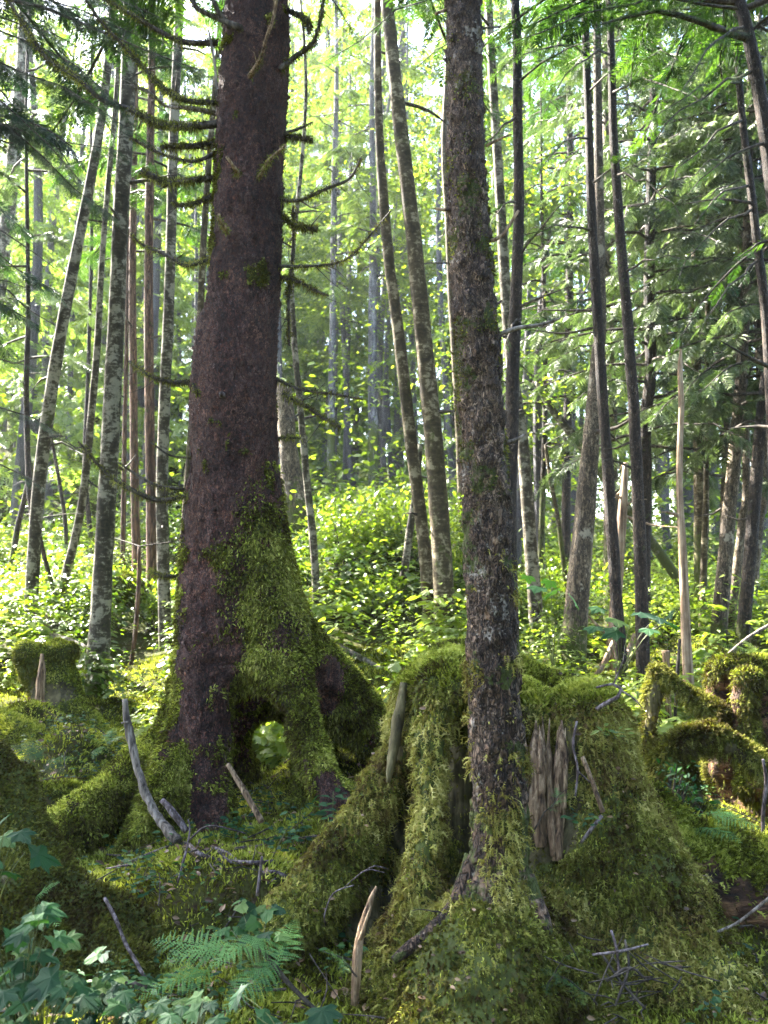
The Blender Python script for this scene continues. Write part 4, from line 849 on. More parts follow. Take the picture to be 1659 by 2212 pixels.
tree('alder_tree', 'leaning mottled alder, thinner of the pair past the mossy stump', 9., [(818,250,18),(828,420,22),(840,560,24),(856,680,25),(870,800,26),(884,920,27),(899,1040,27),(914,1160,28),(926,1290,29),(932,1410,33)], m_alder2, A(7.5, 8, 1.5), .7, topz=11)
tree('alder_tree', 'thick mossy alder, stouter of the pair rising past the mossy stump', 8.8, [(834,-60,28),(848,120,30),(862,250,32),(878,380,34),(892,500,35),(904,620,37),(918,760,38),(930,880,40),(941,1000,41),(950,1130,43),(958,1260,46),(966,1400,56)], m_alder2, A(7.3, 9, 1.6), .9, topz=12)
tree('thin_tree', 'slim lit stem close behind the hemlock trunk', 12., [(960,300,14),(968,480,15),(975,640,16),(985,800,17),(995,1000,18),(1000,1200,20)], m_alder2, None, topz=12)
tree('alder_sapling', 'short leaning pale stem at the dark shrub bank', 10., [(908,960,12),(898,1060,14),(886,1140,16),(874,1230,17),(868,1270,18)], m_alder, None, .1, topz=0, cone=False, stubs=1)
tree('conifer_tree', 'dark crooked conifer stem close beside the hemlock trunk', 7., [(1114,-60,19),(1117,80,20),(1118,250,22),(1121,420,24),(1118,560,26),(1113,680,27),(1108,800,28),(1106,920,29),(1102,1050,30),(1102,1200,31),(1106,1420,34)], m_dark, H(7., 11, 12, 1.7, 1.2), .6, topz=11,
  boughs=[((1118,440,7.),(1060,490,6.6),dict(n=6,fl=.18,sag=.15)),((1118,180,7.),(1290,90,6.2),dict(n=26,fl=.26,fine=True)),((1120,560,7.),(1240,420,6.6),dict(n=10,fl=.2,fine=True)),((1118,60,7.),(900,150,6.),dict(n=26,fl=.26,fine=True)),((1118,250,7.),(1010,380,6.5),dict(n=12,fl=.22,fine=True)),((1115,-20,7.),(700,140,5.6),dict(n=40,fl=.28,fine=True)),((1118,690,7),(1090,760,6.5),dict(n=4,fl=.15))])
tree('alder_tree', 'pale blotched alder standing right of the hemlock trunk', 9.5, [(1080,420,22),(1088,560,24),(1099,720,25),(1112,840,26),(1127,940,27),(1136,1040,28),(1145,1160,29),(1155,1290,31),(1163,1408,36)], m_alder, A(7.5, 8, 1.5), .3, topz=11)
tree('far_tree', 'dark distant trunk behind teal sprays right of the hemlock', 14., [(1232,350,14),(1231,520,16),(1229,720,18),(1226,900,19),(1223,1080,20),(1222,1180,22)], m_dark, H(5., 12, 34, 2., 1.2, .4, .45), .1, topz=13, needle=m_needle)
tree('conifer_tree', 'slender black-barked conifer, first of two close parallel stems', 8., [(1262,-60,16),(1266,100,17),(1271,250,18),(1276,420,20),(1284,580,22),(1293,720,23),(1301,850,24),(1312,1000,25),(1322,1150,26),(1331,1290,27),(1341,1420,28),(1346,1520,32)], m_dark, H(7.4, 11, 11, 1.5, 1.), .2, topz=12,
  boughs=[((1266,120,8.),(1060,170,6.6),dict(n=30,fl=.3,fine=True)),((1272,300,8.),(1160,380,7.),dict(n=8,fl=.2)),((1280,500,8.),(1110,520,7.4),dict(n=5,fl=.18)),((1286,600,8.),(1230,700,7.4),dict(n=9,fl=.2)),((1270,200,8.),(1480,120,6.4),dict(n=34,fl=.3,fine=True)),((1276,400,8.),(1430,330,7.),dict(n=22,fl=.28,fine=True))])
tree('conifer_tree', 'slender brown-black conifer, second of two close parallel stems', 7.6, [(1316,-60,16),(1320,100,17),(1325,280,19),(1334,430,21),(1344,560,22),(1353,660,23),(1362,780,24),(1370,900,25),(1377,1050,26),(1383,1200,28),(1387,1360,29),(1390,1480,31),(1396,1580,34)], m_dark, H(7., 11, 11, 1.5, 1.), .2, topz=12,
  boughs=[((1330,380,7.6),(1480,470,6.6),dict(n=14,fl=.24,fine=True)),((1345,590,7.6),(1500,560,6.8),dict(n=18,fl=.26,fine=True)),((1322,200,7.6),(1540,250,6.),dict(n=34,fl=.3,fine=True)),((1320,60,7.6),(1180,-20,6.4),dict(n=26,fl=.28,fine=True)),((1322,120,7.6),(1160,260,6.4),dict(n=26,fl=.28,fine=True))])
tree('conifer_tree', 'broad sunlit trunk with mossy flaring base behind the stump', 8.5, [(1298,640,22),(1291,760,28),(1284,860,33),(1276,960,38),(1268,1060,43),(1259,1160,47),(1250,1260,50),(1243,1350,54),(1236,1440,62)], m_grey, H(7., 11, 14, 1.5, 1.), .9, topz=11)
tree('dead_tree', 'stem with sunlight put into its white colour, leaning behind the two dark conifers', 9., [(1352,1000,12),(1345,1100,20),(1336,1220,24),(1328,1330,26),(1320,1460,28)], m_snag, None, .1, topz=0, cone=False, stubs=5)  # pale snag wood here stands in for sunlight on the stem
tree('bare_snag', 'barkless pale tan snag with jagged tip and one stub', 7.5, [(1471,755,5),(1469,800,11),(1472,880,12),(1469,960,13),(1468,1060,14),(1473,1160,17),(1478,1270,19),(1482,1380,21),(1488,1480,23),(1492,1560,26)], m_snag, None, .05, topz=0, cone=False, stubs=0, boughs=[((1470,1118,7.5),(1428,1106,7.45),dict(n=0,thick=.022))])
tree('conifer_tree', 'thick far trunk glimpsed between the two dark stems high up', 12., [(1312,250,24),(1314,400,26),(1312,560,28),(1314,720,29),(1318,900,30),(1320,1150,32)], m_grey, H(5., 12, 30, 2., 1.3), .2, topz=13, needle=m_needleg)
tree('conifer_tree', 'mossy dark trunk draped in grey-green hanging boughs', 10., [(1412,200,18),(1409,325,20),(1404,500,22),(1402,660,24),(1406,800,25),(1394,920,26),(1394,1060,27),(1391,1240,28),(1390,1420,32)], m_dark, H(3., 10, 70, 1.5, 1.1, .9, .38), .8, topz=12, needle=m_needleg)
tree('conifer_tree', 'near dark leaning trunk crossing the top corner with a long level limb', 5.4, [(1560,-160,24),(1592,-20,27),(1610,50,29),(1630,140,30),(1648,250,31),(1664,360,33),(1690,600,36),(1720,1100,44),(1735,1640,52)], m_dark, H(5., 10, 26, 2., 1.4), .3, topz=10,
  boughs=[((1622,85,5.4),(1290,55,5.),dict(n=44,fl=.26,fine=True,thick=.03)),((1620,70,5.4),(1780,-10,5.),dict(n=10,fl=.26,fine=True)),((1632,150,5.4),(1400,330,4.9),dict(n=30,fl=.24,fine=True)),((1600,0,5.4),(1380,-40,4.8),dict(n=34,fl=.26,fine=True)),((1655,310,5.4),(1480,420,5.1),dict(n=14,fl=.2,fine=True)),((1610,60,5.4),(1480,200,4.6),dict(n=32,fl=.24,fine=True)),
          ((1600,20,5.4),(1080,110,4.9),dict(n=50,fl=.28,fine=True)),((1680,520,5.4),(1590,560,5.2),dict(n=6,fl=.2)),((1672,510,5.4),(1440,760,5.6),dict(n=8,fl=.18,sag=.1))])
tree('conifer_tree', 'thin dark wavy stem beside the near leaning trunk', 6.5, [(1588,-40,12),(1592,95,14),(1598,190,15),(1606,280,16),(1617,370,17),(1627,450,18),(1637,540,19),(1650,640,20),(1662,800,22),(1680,1200,26),(1690,1560,30)], m_dark, H(6., 10, 16, 1.5, 1.1), .2, topz=11,
  boughs=[((1606,260,6.5),(1440,420,6.),dict(n=16,fl=.22,fine=True)),((1600,180,6.5),(1420,250,5.9),dict(n=24,fl=.25,fine=True)),((1628,450,6.5),(1460,600,6.),dict(n=12,fl=.2,fine=True)),((1640,560,6.5),(1500,740,6.),dict(n=10,fl=.2)),((1620,400,6.5),(1500,480,6.),dict(n=8,fl=.2))])
G = 'grey-green conifers at the dense side of the wood'
RT = [(9.6,[(1616,420,18),(1612,600,22),(1604,760,24),(1594,900,26),(1584,1020,28),(1572,1140,30),(1562,1260,32),(1548,1410,36)],m_grey,'stout trunk rising behind the flat stump, thickest of the crowded stems',(3.2,9,64)),
      (10.,[(1612,1000,16),(1604,1120,18),(1594,1210,20),(1582,1300,21),(1566,1405,24)],m_grey,'trunk with one sunlit flank leaning just behind the flat stump',(5.,9,20)),
      (10.5,[(1650,1000,20),(1640,1120,22),(1630,1220,24),(1620,1310,25),(1610,1400,28)],m_grey,'grey trunk standing outermost behind the flat stump',(3.4,9,40)),
      (9.,[(1668,700,18),(1654,820,22),(1642,920,24),(1633,1040,26),(1624,1160,27),(1612,1290,28),(1600,1420,30)],m_dark,'dark trunk half out of frame among grey hanging boughs',(3.,8,46)),
      (11.,[(1526,1000,12),(1524,1120,14),(1520,1240,15),(1516,1410,18)],m_alder2,'slim mossy stem behind the pale bare snag',(5.,9,20)),
      (11.5,[(1500,600,18),(1503,760,21),(1506,880,23),(1510,1000,24),(1512,1180,26)],m_alder2,'mossy trunk veiled by boughs just right of the bare snag',(2.8,9,60)),
      (12.,[(1580,500,11),(1576,700,13),(1571,900,15),(1565,1060,16),(1560,1240,18)],m_grey,'narrow far stem between the crowded stout trunks',(3.,9,40))]
for Yt, pts, bk, lab, (z0, z1, n) in RT:
    tree('conifer_tree', lab, Yt, pts, bk, H(z0, z1, n, 1.6, 1.1, .85, .36), .5, needle=m_needleg, group=G, topz=10)
tree('leaning_tree', 'pale dead trunk leaning diagonally across the far gap right of hemlock', 12., [(1160,820,14),(1180,865,16),(1212,910,18),(1250,955,20),(1290,1010,20)], m_alder, None, .05, topz=0, cone=False)
tree('thin_tree', 'thin curved stem right of the pale blotched alder', 11., [(1178,960,7),(1190,1040,9),(1205,1120,10),(1218,1220,11)], m_alder2, None, topz=0, cone=False)
tree('thin_tree', 'thin dark upright stem between blotched alder and distant trunk', 13., [(1175,640,9),(1178,820,11),(1176,960,12),(1172,1080,13)], m_dark, H(3.4, 8, 30, 1.5, 1., .4, .4), topz=9, needle=m_needleg)
# hemlock just outside the frame whose boughs hang in, then conifers added for shade
tree('hemlock_tree', 'dark hemlock boughs drooping in from beyond the upper corner', 6.2, [(-230,-400,40),(-220,0,50),(-210,600,60),(-200,1200,70),(-195,1700,90)], m_hemlock, H(4.6, 11, 36, 2.2, 1.5), .4, topz=11, needle=m_needled,
  boughs=[((-215,40,6.2),(260,220,5.3),dict(n=90,fl=.28,fine=True,hang=.5)),((-215,-20,6.2),(380,110,5.9),dict(n=90,fl=.28,fine=True,hang=.5)),((-215,120,6.2),(180,400,5.4),dict(n=90,fl=.26,fine=True,hang=.7)),((-215,-120,6.2),(240,20,5.2),dict(n=90,fl=.28,fine=True)),((-215,20,6.2),(430,170,5.6),dict(n=90,fl=.30,fine=True,thick=.02)),((-215,120,6.2),(330,300,5.7),dict(n=84,fl=.30,fine=True)),((-215,200,6.2),(240,470,5.8),dict(n=110,fl=.28,fine=True,hang=.6)),((-215,-100,6.2),(320,40,5.6),dict(n=84,fl=.32,fine=True)),((-215,60,6.2),(200,120,5.4),dict(n=50,fl=.30,fine=True)),((-215,-60,6.2),(420,60,6.6),dict(n=80,fl=.32,fine=True)),
          ((-215,330,6.2),(250,330,6.4),dict(n=70,fl=.26,fine=True,hang=.6)),((-210,250,6.2),(130,330,5.8),dict(n=36,fl=.28,fine=True)),((-210,420,6.2),(130,590,6.),dict(n=12,fl=.22,fine=True)),((-210,560,6.2),(120,700,6.1),dict(n=14,fl=.24,fine=True)),((-205,780,6.2),(80,800,6.),dict(n=16,fl=.22,fine=True)),((-200,860,6.2),(120,930,6.),dict(n=30,fl=.24,fine=True)),((-200,960,6.2),(100,1060,6.),dict(n=32,fl=.24,fine=True)),((-200,640,6.2),(60,620,6.),dict(n=14,fl=.24,fine=True))])
for lab, (x, y), z0, n in (('dense dark conifer crown added for shade, filling the upper corner beyond the hanging hemlock boughs', (-5.3, 7.9), 4.3, 76), ('second dense conifer crown added for shade farther off past the leaning pale-topped trunk', (-6.6, 9.6), 5.5, 60), ('small dense conifer added unseen beyond the picture edge to shade the broad-leaved plants', (-4.8, 5.2), 3.0, 56)):  # conifers added off-frame to shade the foreground; the first also fills the corner
    th = thing('hemlock_tree', (x, y, gz(x, y)), lab, 'tree'); g = Geo(); b0 = np.array((x, y, gz(x, y) - .3)); tube(g, [b0, b0 + (.1, 0, 6), b0 + (0, 0, 12)], [.2, .13, .02], 10, .3, .1); g.build('trunk', m_hemlock, th, True)
    gl, gw = Geo(), Geo()
    for i in range(n):
        f = (i + rng.random()) / n; z = z0 + (11.5 - z0) * f; a = i * 2.4; L = (2.5 - 1.7 * f) * rng.uniform(.7, 1.1); b = np.array((x, y, z)); bough(gl, gw, b, b + (math.cos(a) * L, math.sin(a) * L, -L * rng.uniform(.1, .4)), .12, int(24 + 20 * L), .4, False, .15, .02)
    gl.build('crown', m_needled, th); gw.build('crown_limbs', m_twigd, th, True)
spr = [((560,-140,T0),(300,-40,5.),44,.34),((560,-160,T0),(840,-60,5.2),40,.34),((570,-120,T0),(760,60,5.1),30,.28)]
gl, gw = Geo(), Geo()
for i in range(34):
    f = (i + rng.random()) / 34; z = 5.7 + 7.5 * f; a = i * 2.4; L = (2.9 - 1.9 * f) * rng.uniform(.7, 1.1); b = np.array((P(570, -300, T0)[0], T0, z)); e = b + (math.cos(a) * L, math.sin(a) * L, -L * rng.uniform(.1, .4)); bough(gl, gw, b, e, .12, int(22 + 18 * L), .42, False, .2, .03)
for a, b, n, fl in spr: bough(gl, gw, P(*a), P(*b), .1, n, fl, True)
gl.build('crown', m_needle, spruce); gw.build('crown_limbs', m_twigd, spruce, True)
gl, gw = Geo(), Geo()
for i in range(13):
    f = (i + rng.random()) / 13; z = 4.6 + 5.5 * f; a = i * 2.4; L = (2.0 - 1.2 * f) * rng.uniform(.7, 1.1); b = np.array((P(996, -250, H0)[0], H0, z)); e = b + (math.cos(a) * L, math.sin(a) * L, -L * rng.uniform(.1, .3)); bough(gl, gw, b, e, .12, int(20 + 18 * L), .36, False, .2, .02)
gl.build('crown', m_needle, hem); gw.build('crown_limbs', m_twigd, hem, True)

# ------------------------------------------------------------------ far wood, undergrowth, shrubs
gl, gw = Geo(), Geo()
for i in range(115):
    y = rng.uniform(17, 50); x = rng.uniform(-.62, .62) * y
    px = 829 + 1900 * x / y
    if 880 < px < 985 and rng.random() < .85: continue
    if 350 < px < 1000 and y < 27: continue
    if 780 < px < 1250 and y > 24 and rng.random() < .6: continue
    z = gz(x, y); h = rng.uniform(11, 19) * (.8 if px < 300 else 1.15); b = np.array((x, y, z))
    tube(gw, [b - (0, 0, .3), b + (rng.normal(0, .25), 0, h * .5), b + (rng.normal(0, .4), 0, h)], [rng.uniform(.10, .2), .10, .02], 7, .8, cap=False)
    nb = int(rng.uniform(38, 66)); z0 = rng.uniform(.03, .25) * h; r0 = rng.uniform(1.6, 2.8)
    tone = rng.uniform(.3, .8)
    for k in range(nb):
        f = (k + rng.random()) / nb; zz = z0 + (h - z0) * f; a = k * 2.4; L = r0 * (1 - f) ** .8 * rng.uniform(.7, 1.2) + .2
        bb = b + (0, 0, zz); e = bb + (math.cos(a) * L, math.sin(a) * L, -L * rng.uniform(.1, .5)); bough(gl, None, bb, e, .1, int(7 + 5 * L), .6, tone=tone, far=True, hang=.5)
for i in range(1500):
    y = 15 + 50 * rng.random() ** 1.2; x = rng.uniform(-.6, .6) * y; m = 26; c = np.array((x, y, gz(x, y) + rng.uniform(.1, 1.) * (.4 + y * .03) + 3.2 * rng.random() ** 3))
    O = c + rng.normal(0, 1, (m, 3)) * (.55, .55, .25) * (.6 + y * .02); D = rng.normal(0, 1, (m, 3)) * (1, 1, .4); U = np.array((0, 0, 1.)) + rng.normal(0, .4, (m, 3)); place(gl, LS, O, D, U, rng.uniform(.1, .2, m) * (.7 + y * .02), 1)
for i in range(24):
    y = rng.uniform(27, 48); px = rng.choice([rng.uniform(560, 890), rng.uniform(600, 860), rng.uniform(0, 430), rng.uniform(990, 1250)]); x = (px - 829) / 1900 * y
    z = gz(x, y); h = rng.uniform(19, 29); b = np.array((x, y, z)); tone = rng.uniform(.2, .9); r0 = rng.uniform(2.2, 3.4)
    tube(gw, [b - (0, 0, .3), b + (rng.normal(0, .25), 0, h * .5), b + (rng.normal(0, .4), 0, h)], [.2, .13, .02], 7, .8, cap=False)
    for k in range(84):
        f = (k + rng.random()) / 84; zz = .1 * h + .9 * h * f; a = k * 2.4; L = r0 * (1 - f) ** .7 * rng.uniform(.6, 1.2) + .3; bb = b + (0, 0, zz); bough(gl, None, bb, bb + (math.cos(a) * L, math.sin(a) * L, -L * rng.uniform(.1, .5)), .1, int(7 + 5 * L), .75, tone=tone, far=True, hang=.5)
# broad-leaved trees far behind: airy clusters of sunny leaves
for i in range(64):
    y = rng.uniform(13, 36); x = rng.uniform(-.5, .45) * y; y += 9. * (-9 < x < 2)*(y < 21); z = gz(x, y); h = rng.uniform(6, 11) * (1.45 if y > 21 else 1.)
    tube(gw, [(x, y, z - .3), (x + rng.normal(0, .3), y, z + h * .6), (x + rng.normal(0, .5), y, z + h)], [.08, .06, .015], 6, .6, cap=False)
    for k in range(20):
        c = np.array((x, y, z + h * rng.uniform(.35, 1.05))) + rng.normal(0, 1, 3) * (1.1, 1.1, .3); m = rng.integers(60, 150)
        O = c + rng.normal(0, 1, (m, 3)) * (.5, .5, .14); D = rng.normal(0, 1, (m, 3)) * (1, 1, .4); U = np.array((0, 0, 1.)) + rng.normal(0, .35, (m, 3)); place(gl, LS, O, D, U, rng.uniform(.05, .10, m) * (.7 + .02 * y), 1)
# the same wood closes round behind the camera and along the right-hand side
for i in range(46):
    if i < 32: x, y = rng.uniform(-13, 13), rng.uniform(-14, -2.6)
    else: x, y = rng.uniform(6.5, 13), rng.uniform(-3, 7)
    if abs(x) < .55 * y + 2.2: continue
    z = gz(x, y); h = rng.uniform(10, 15); b = np.array((x, y, z)); tube(gw, [b - (0, 0, .3), b + (0, 0, h)], [.16, .02], 7, .8, cap=False)
    for k in range(46):
        f = (k + rng.random()) / 46; a = k * 2.4; L = 2.3 * (1 - f) ** .7 * rng.uniform(.7, 1.1) + .2; bb = b + (0, 0, .6 + (h - .6) * f); bough(gl, None, bb, bb + (math.cos(a) * L, math.sin(a) * L, -L * .3), .1, int(10 + 8 * L), .6, far=True, hang=.5, tone=.2, mi=2)
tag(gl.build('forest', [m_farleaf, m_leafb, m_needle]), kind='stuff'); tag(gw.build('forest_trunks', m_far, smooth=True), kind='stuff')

gl = Geo(); n = 21000
y = 5.9 + 13 * rng.random(n) ** 1.25; x = (rng.random(n) * 2 - 1) * (.50 * y + .6)
keep = (np.hypot(x - P(500, 1700, T0)[0], y - T0) > 1.15) & ~((np.abs(x + .1) < .9) & (y < 6.6)) & ~((x > 1.) & (y < 6.2)) & ~((829 + 1900 * x / y < 330) & (y < 7.6)) & (fbm(np.column_stack([x, y, 0 * x]) * 1.5, 3, 101) > .45)
x, y = x[keep], y[keep]; z = ground_z(np.column_stack([x, y])); n = len(x)
tone = np.clip(.5 + 2.2 * (fbm(np.column_stack([x, y, 0 * x]) * 1.1, 3, 103) - .5) + rng.normal(0, .13, n), 0, 1); big = .55 + .6 * sstep(.4, .6, fbm(np.column_stack([x, y, 0 * x]) * 2.3, 2, 105)); hh = rng.uniform(.08, .6, n) * np.clip(.45 + (y - 6) * .25, .4, 1.2)
for k in range(9):
    m = rng.random(n) < .9; a = rng.uniform(0, 6.283, n); rr = rng.uniform(.03, .17, n)
    O = np.column_stack([x + np.cos(a) * rr, y + np.sin(a) * rr, z + hh * rng.uniform(.6, 1.1, n)]); D = np.column_stack([np.cos(a), np.sin(a), rng.uniform(-.5, .15, n)]); U = np.array((0, 0, 1.)) + rng.normal(0, .28, (n, 3))
    lob = rng.random(n) < .35
    place(gl, LS, O[m & ~lob], D[m & ~lob], U[m & ~lob], (big * rng.uniform(.045, .10, n))[m & ~lob], 0, tone[m & ~lob]); place(gl, L3, O[m & lob], D[m & lob], U[m & lob], (big * rng.uniform(.06, .12, n))[m & lob], 0, tone[m & lob])
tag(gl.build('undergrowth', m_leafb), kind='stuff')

def shrub(label, px, py, Y, w, h, n, size, mat=m_leafb, cat='shrub', stems=9):
    c = P(px, py, Y); c[2] = gz(c[0], c[1]) - .05; th = thing('shrub', c, label, cat); gl, gs = Geo(), Geo()
    for i in range(stems):
        a = rng.uniform(0, 6.283); R = w * rng.uniform(.2, .95); e = c + (math.cos(a) * R, math.sin(a) * R, h * rng.uniform(.55, 1.05) * math.sqrt(max(.05, 1 - .6 * (R / w) ** 2)))
        pts = [c + rng.normal(0, .05, 3) * (1, 1, 0), c + (e - c) * .5 + (0, 0, .15 * h), e]; tube(gs, pts, [.014, .008, .003], 5, .15, cap=False)
        p, _ = resample(pts, [1, 1, 1], .05); m = int(n / stems); k = (len(p) * (.25 + .75 * rng.random(m) ** .7)).astype(int).clip(0, len(p) - 1)
        O = p[k] + rng.normal(0, 1, (m, 3)) * (.14, .14, .07) * w * 1.4; D = rng.normal(0, 1, (m, 3)) * (1, 1, .5) + unit(O - c) * .8; U = np.array((0, 0, 1.)) + rng.normal(0, .4, (m, 3)); place(gl, LS, O, D, U, size * rng.uniform(.6, 1.3, m))
    gl.build('foliage', mat, th); gs.build('stems', m_twigd, th, True); return th
for lab, px, py, Y, w, h, n, s in [('glossy sunlit shrub crowning the dark bank, topmost of the thicket',830,1150,12.4,1.5,1.4,2600,.09),('low leafy shrub between spruce root and the pale sapling',640,1180,10.6,.6,.9,1200,.07),('dense shrub at the foot of the bank beyond the pale sapling',740,1230,11.,1.0,.9,1900,.08),
    ('broad shrub on the bank behind the pair of leaning alders',880,1240,11.2,1.1,.9,2000,.08),('shaded shrub between the hemlock and the stouter alder',985,1260,11.,.8,.9,1300,.07),('sunny shrub with large leaves right of the slim sapling foot',800,1345,9.6,.55,.55,700,.09),('deep green shrub under the pale blotched alder',1110,1330,10.8,.9,.9,1400,.07),
    ('dark shrub filling the gap beside the dark distant trunk',1200,1250,11.8,1.,1.2,1700,.07),('sunlit shrub at the picture edge behind the leaning trunk',10,1300,10.5,.9,.8,1500,.08),('leafy shrub between the reddish conifer and the mottled alder',330,1330,10.6,.8,.7,1300,.08),('small bright shrub behind the curving alder',150,1260,11.5,.8,.7,1200,.08),
    ('bushy shrub beneath the grey hanging boughs',1440,1340,10.2,.9,.8,1300,.07)]:
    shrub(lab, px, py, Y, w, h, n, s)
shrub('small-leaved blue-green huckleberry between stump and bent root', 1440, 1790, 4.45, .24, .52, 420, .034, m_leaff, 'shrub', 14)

# ------------------------------------------------------------------ ferns and leafy plants near the camera
def fern(label, base, tips, w=1., mat=m_fern, arch=True):
    b = P(*base); th = thing('fern', b, label, 'fern')
    for t in tips:
        o = P(*t[3:6]) if len(t) > 3 else b; e = P(*t[:3]); g = Geo(); d = e - o; L = np.linalg.norm(d)
        U = np.array((0, -.35, 1.)) + rng.normal(0, .12, 3); place(g, FERN[int(rng.integers(2))], [o], [d], [U], [L], rnd=rng.random()); g.build('frond', mat, th)
    return th
fern('large bright lady fern spreading over the mossy bank in front', (600,2110,3.15), [(455,2088,2.95,600,2030,3.15),(330,2030,3.3,520,2085,3.15),(300,2155,2.95,480,2100,3.1),(345,2085,3.1,545,2050,3.15),(480,2190,2.85,610,2070,3.1),(640,1985,3.35,590,2100,3.1)])
fern('pale green fern resting on top of the rotten log', (1500,1800,4.3), [(1640,1790,4.1,1490,1765,4.4),(1600,1820,4.0,1480,1790,4.3),(1450,1750,4.35,1540,1800,4.3),(1590,1755,4.4,1470,1790,4.3),(1410,1790,4.2,1500,1800,4.2)])
fern('small fern in sun by the moss-covered log', (225,1610,6.2), [(175,1590,6.1),(275,1590,6.2),(250,1570,6.4),(200,1640,6.)])
fern('bluish fern beside the short log at the picture edge', (90,1650,5.3), [(10,1650,5.1),(170,1640,5.4),(20,1610,5.5),(150,1680,5.2),(60,1600,5.5)], mat=m_leaff)
fern('delicate fern low behind the mossy flank', (60,1960,3.5), [(130,1905,3.5),(125,2000,3.3),(20,1900,3.6)], mat=m_fern)
fern('bright fern frond above the flat stump', (1640,1420,5.5), [(1555,1395,5.4),(1600,1380,5.6)], mat=m_leafb)
def leafy_plant(label, base, leaves, tm='L', mat=m_leaff, cat='plant', stem=.0028, name='leafy_plant'):
    b = onground(*base[:2]) if len(base) < 3 else P(*base); th = thing(name, b, label, cat); gs = Geo()
    for (px, py, Y, s) in leaves:
        o = P(px, py, Y); s = s * .78; gl = Geo(); a = rng.uniform(0, 6.283); D = np.array((math.cos(a), math.sin(a) - .5, -.25)); U = np.array((0, -.45, 1.)) + rng.normal(0, .25, 3)
        if tm == 'T':                                                  # three toothed leaflets
            sd = unit(np.cross((0, 0, 1.), D)); place(gl, L3, [o, o, o], [D, D * .25 + sd, D * .25 - sd], [U, U, U], [s, s * .85, s * .85])
        else: place(gl, LL[int(rng.integers(2))] if tm == 'L' else LS, [o], [D], [U], [s])
        gl.build('leaf', mat, th); m = (b + o) / 2 + (0, 0, .12 * np.linalg.norm(o - b)); tube(gs, [b, m, o], [stem, stem * .7, stem * .4], 5, .05, cap=False)
    gs.build('stem', m_stem, th); return th
def rleaves(n, x0, x1, y0, y1, Y0, Y1, s0, s1): return [(rng.uniform(x0, x1), rng.uniform(y0, y1), rng.uniform(Y0, Y1), rng.uniform(s0, s1)) for _ in range(n)]
leafy_plant('tall lobed-leaf plant in the lower corner with blurred bluish leaves', (40,2290,2.5), rleaves(26,-20,140,1950,2120,2.3,2.7,.07,.125))
leafy_plant('low lobed-leaf plant spreading along the bottom edge in the corner', (90,2290,2.4), rleaves(26,-10,170,2100,2230,2.2,2.5,.065,.115))
leafy_plant('three-part toothed leaves reaching toward the fern from the corner clump', (190,2260,2.7), rleaves(14,130,260,2040,2170,2.5,2.8,.055,.085), 'T')
leafy_plant('dark lobed leaves below the pale rod at the bottom', (240,2290,2.6), rleaves(18,170,340,2130,2230,2.4,2.7,.06,.09))
leafy_plant('large pale lit leaves at the picture edge above the mossy flank', (-20,2000,3.1), [(15,1765,3.1,.10),(35,1790,3.05,.12),(55,1840,3.0,.17),(10,1850,3.0,.13),(0,1800,3.2,.12),(5,1880,2.95,.12)])
leafy_plant('salmonberry with three toothed leaflets above the lady fern', (560,2110,3.2), [(515,1950,3.35,.10),(560,1985,3.3,.11),(580,1960,3.35,.10),(545,2020,3.25,.09),(500,2010,3.3,.09),(590,2020,3.2,.09)], 'T')
leafy_plant('maple-leaved seedling at the bottom below the lady fern', (640,2290,2.6), [(525,2150,2.75,.13),(545,2190,2.65,.12),(690,2165,2.6,.14),(710,2200,2.55,.13),(640,2200,2.55,.12),(580,2215,2.5,.11)])
leafy_plant('row of lobed leaves along the bottom edge beside the fern tip', (420,2290,2.6), rleaves(16,330,490,2150,2225,2.45,2.8,.06,.095))
leafy_plant('wide lobed leaf spray held above the stump shoulder', (1195,1450,4.95), [(1140,1240,4.9,.12),(1165,1265,4.85,.16),(1205,1270,4.8,.15),(1235,1290,4.8,.14),(1190,1250,4.95,.13)], mat=m_fern)
leafy_plant('devils-club leaf tier beside the sunlit trunk above the stump', (1340,1460,4.85), [(1290,1350,4.8,.16),(1330,1335,4.75,.18),(1370,1320,4.8,.17),(1420,1330,4.8,.17),(1460,1320,4.85,.15),(1300,1310,4.9,.14),(1400,1355,4.7,.15),(1345,1360,4.7,.16),(1440,1340,4.75,.14)], mat=m_leaff)
def seedling(label, base, top, n, s, mat=m_leaff):
    b, e = P(*base), P(*top); th = thing('seedling', b, label, 'seedling'); gs, gl = Geo(), Geo(); tube(gs, [b, (b+e)/2 + rng.normal(0, .01, 3), e], [.004, .003, .002], 5, .03, cap=False); gs.build('stem', m_stem, th)
    t = .15 + .85 * (np.arange(n) + .5) / n; O = b + (e - b) * t[:, None]; a = np.arange(n) * 2.4; D = np.column_stack([np.cos(a), np.sin(a) * .7, .1 + 0 * a]); O = O + D * .02
    place(gl, LS, np.vstack([O, O + D * s * .9 + (0, 0, .01)]), np.vstack([D, D + rng.normal(0, .3, D.shape)]), np.array((0, -.3, 1.)) + rng.normal(0, .3, (2*n, 3)), s * rng.uniform(.7, 1.2, 2*n)); gl.build('foliage', mat, th); return th
seedling('upright small-leaved seedling at the mouth of the hollow', (630,1835,4.7), (652,1735,4.6), 14, .045)
seedling('low spreading seedling beside the bluish grey stick', (590,1850,4.5), (620,1790,4.45), 12, .045)
seedling('pale lit seedling in front of the stout middle root', (735,1790,4.3), (720,1710,4.3), 12, .06)
seedling('bright small seedling at the edge of the stump buttress', (745,1800,4.15), (735,1750,4.1), 10, .05)
seedling('tiny dark leafy seedling by the mossy flank edge', (30,1780,4.1), (40,1700,4.0), 12, .045)
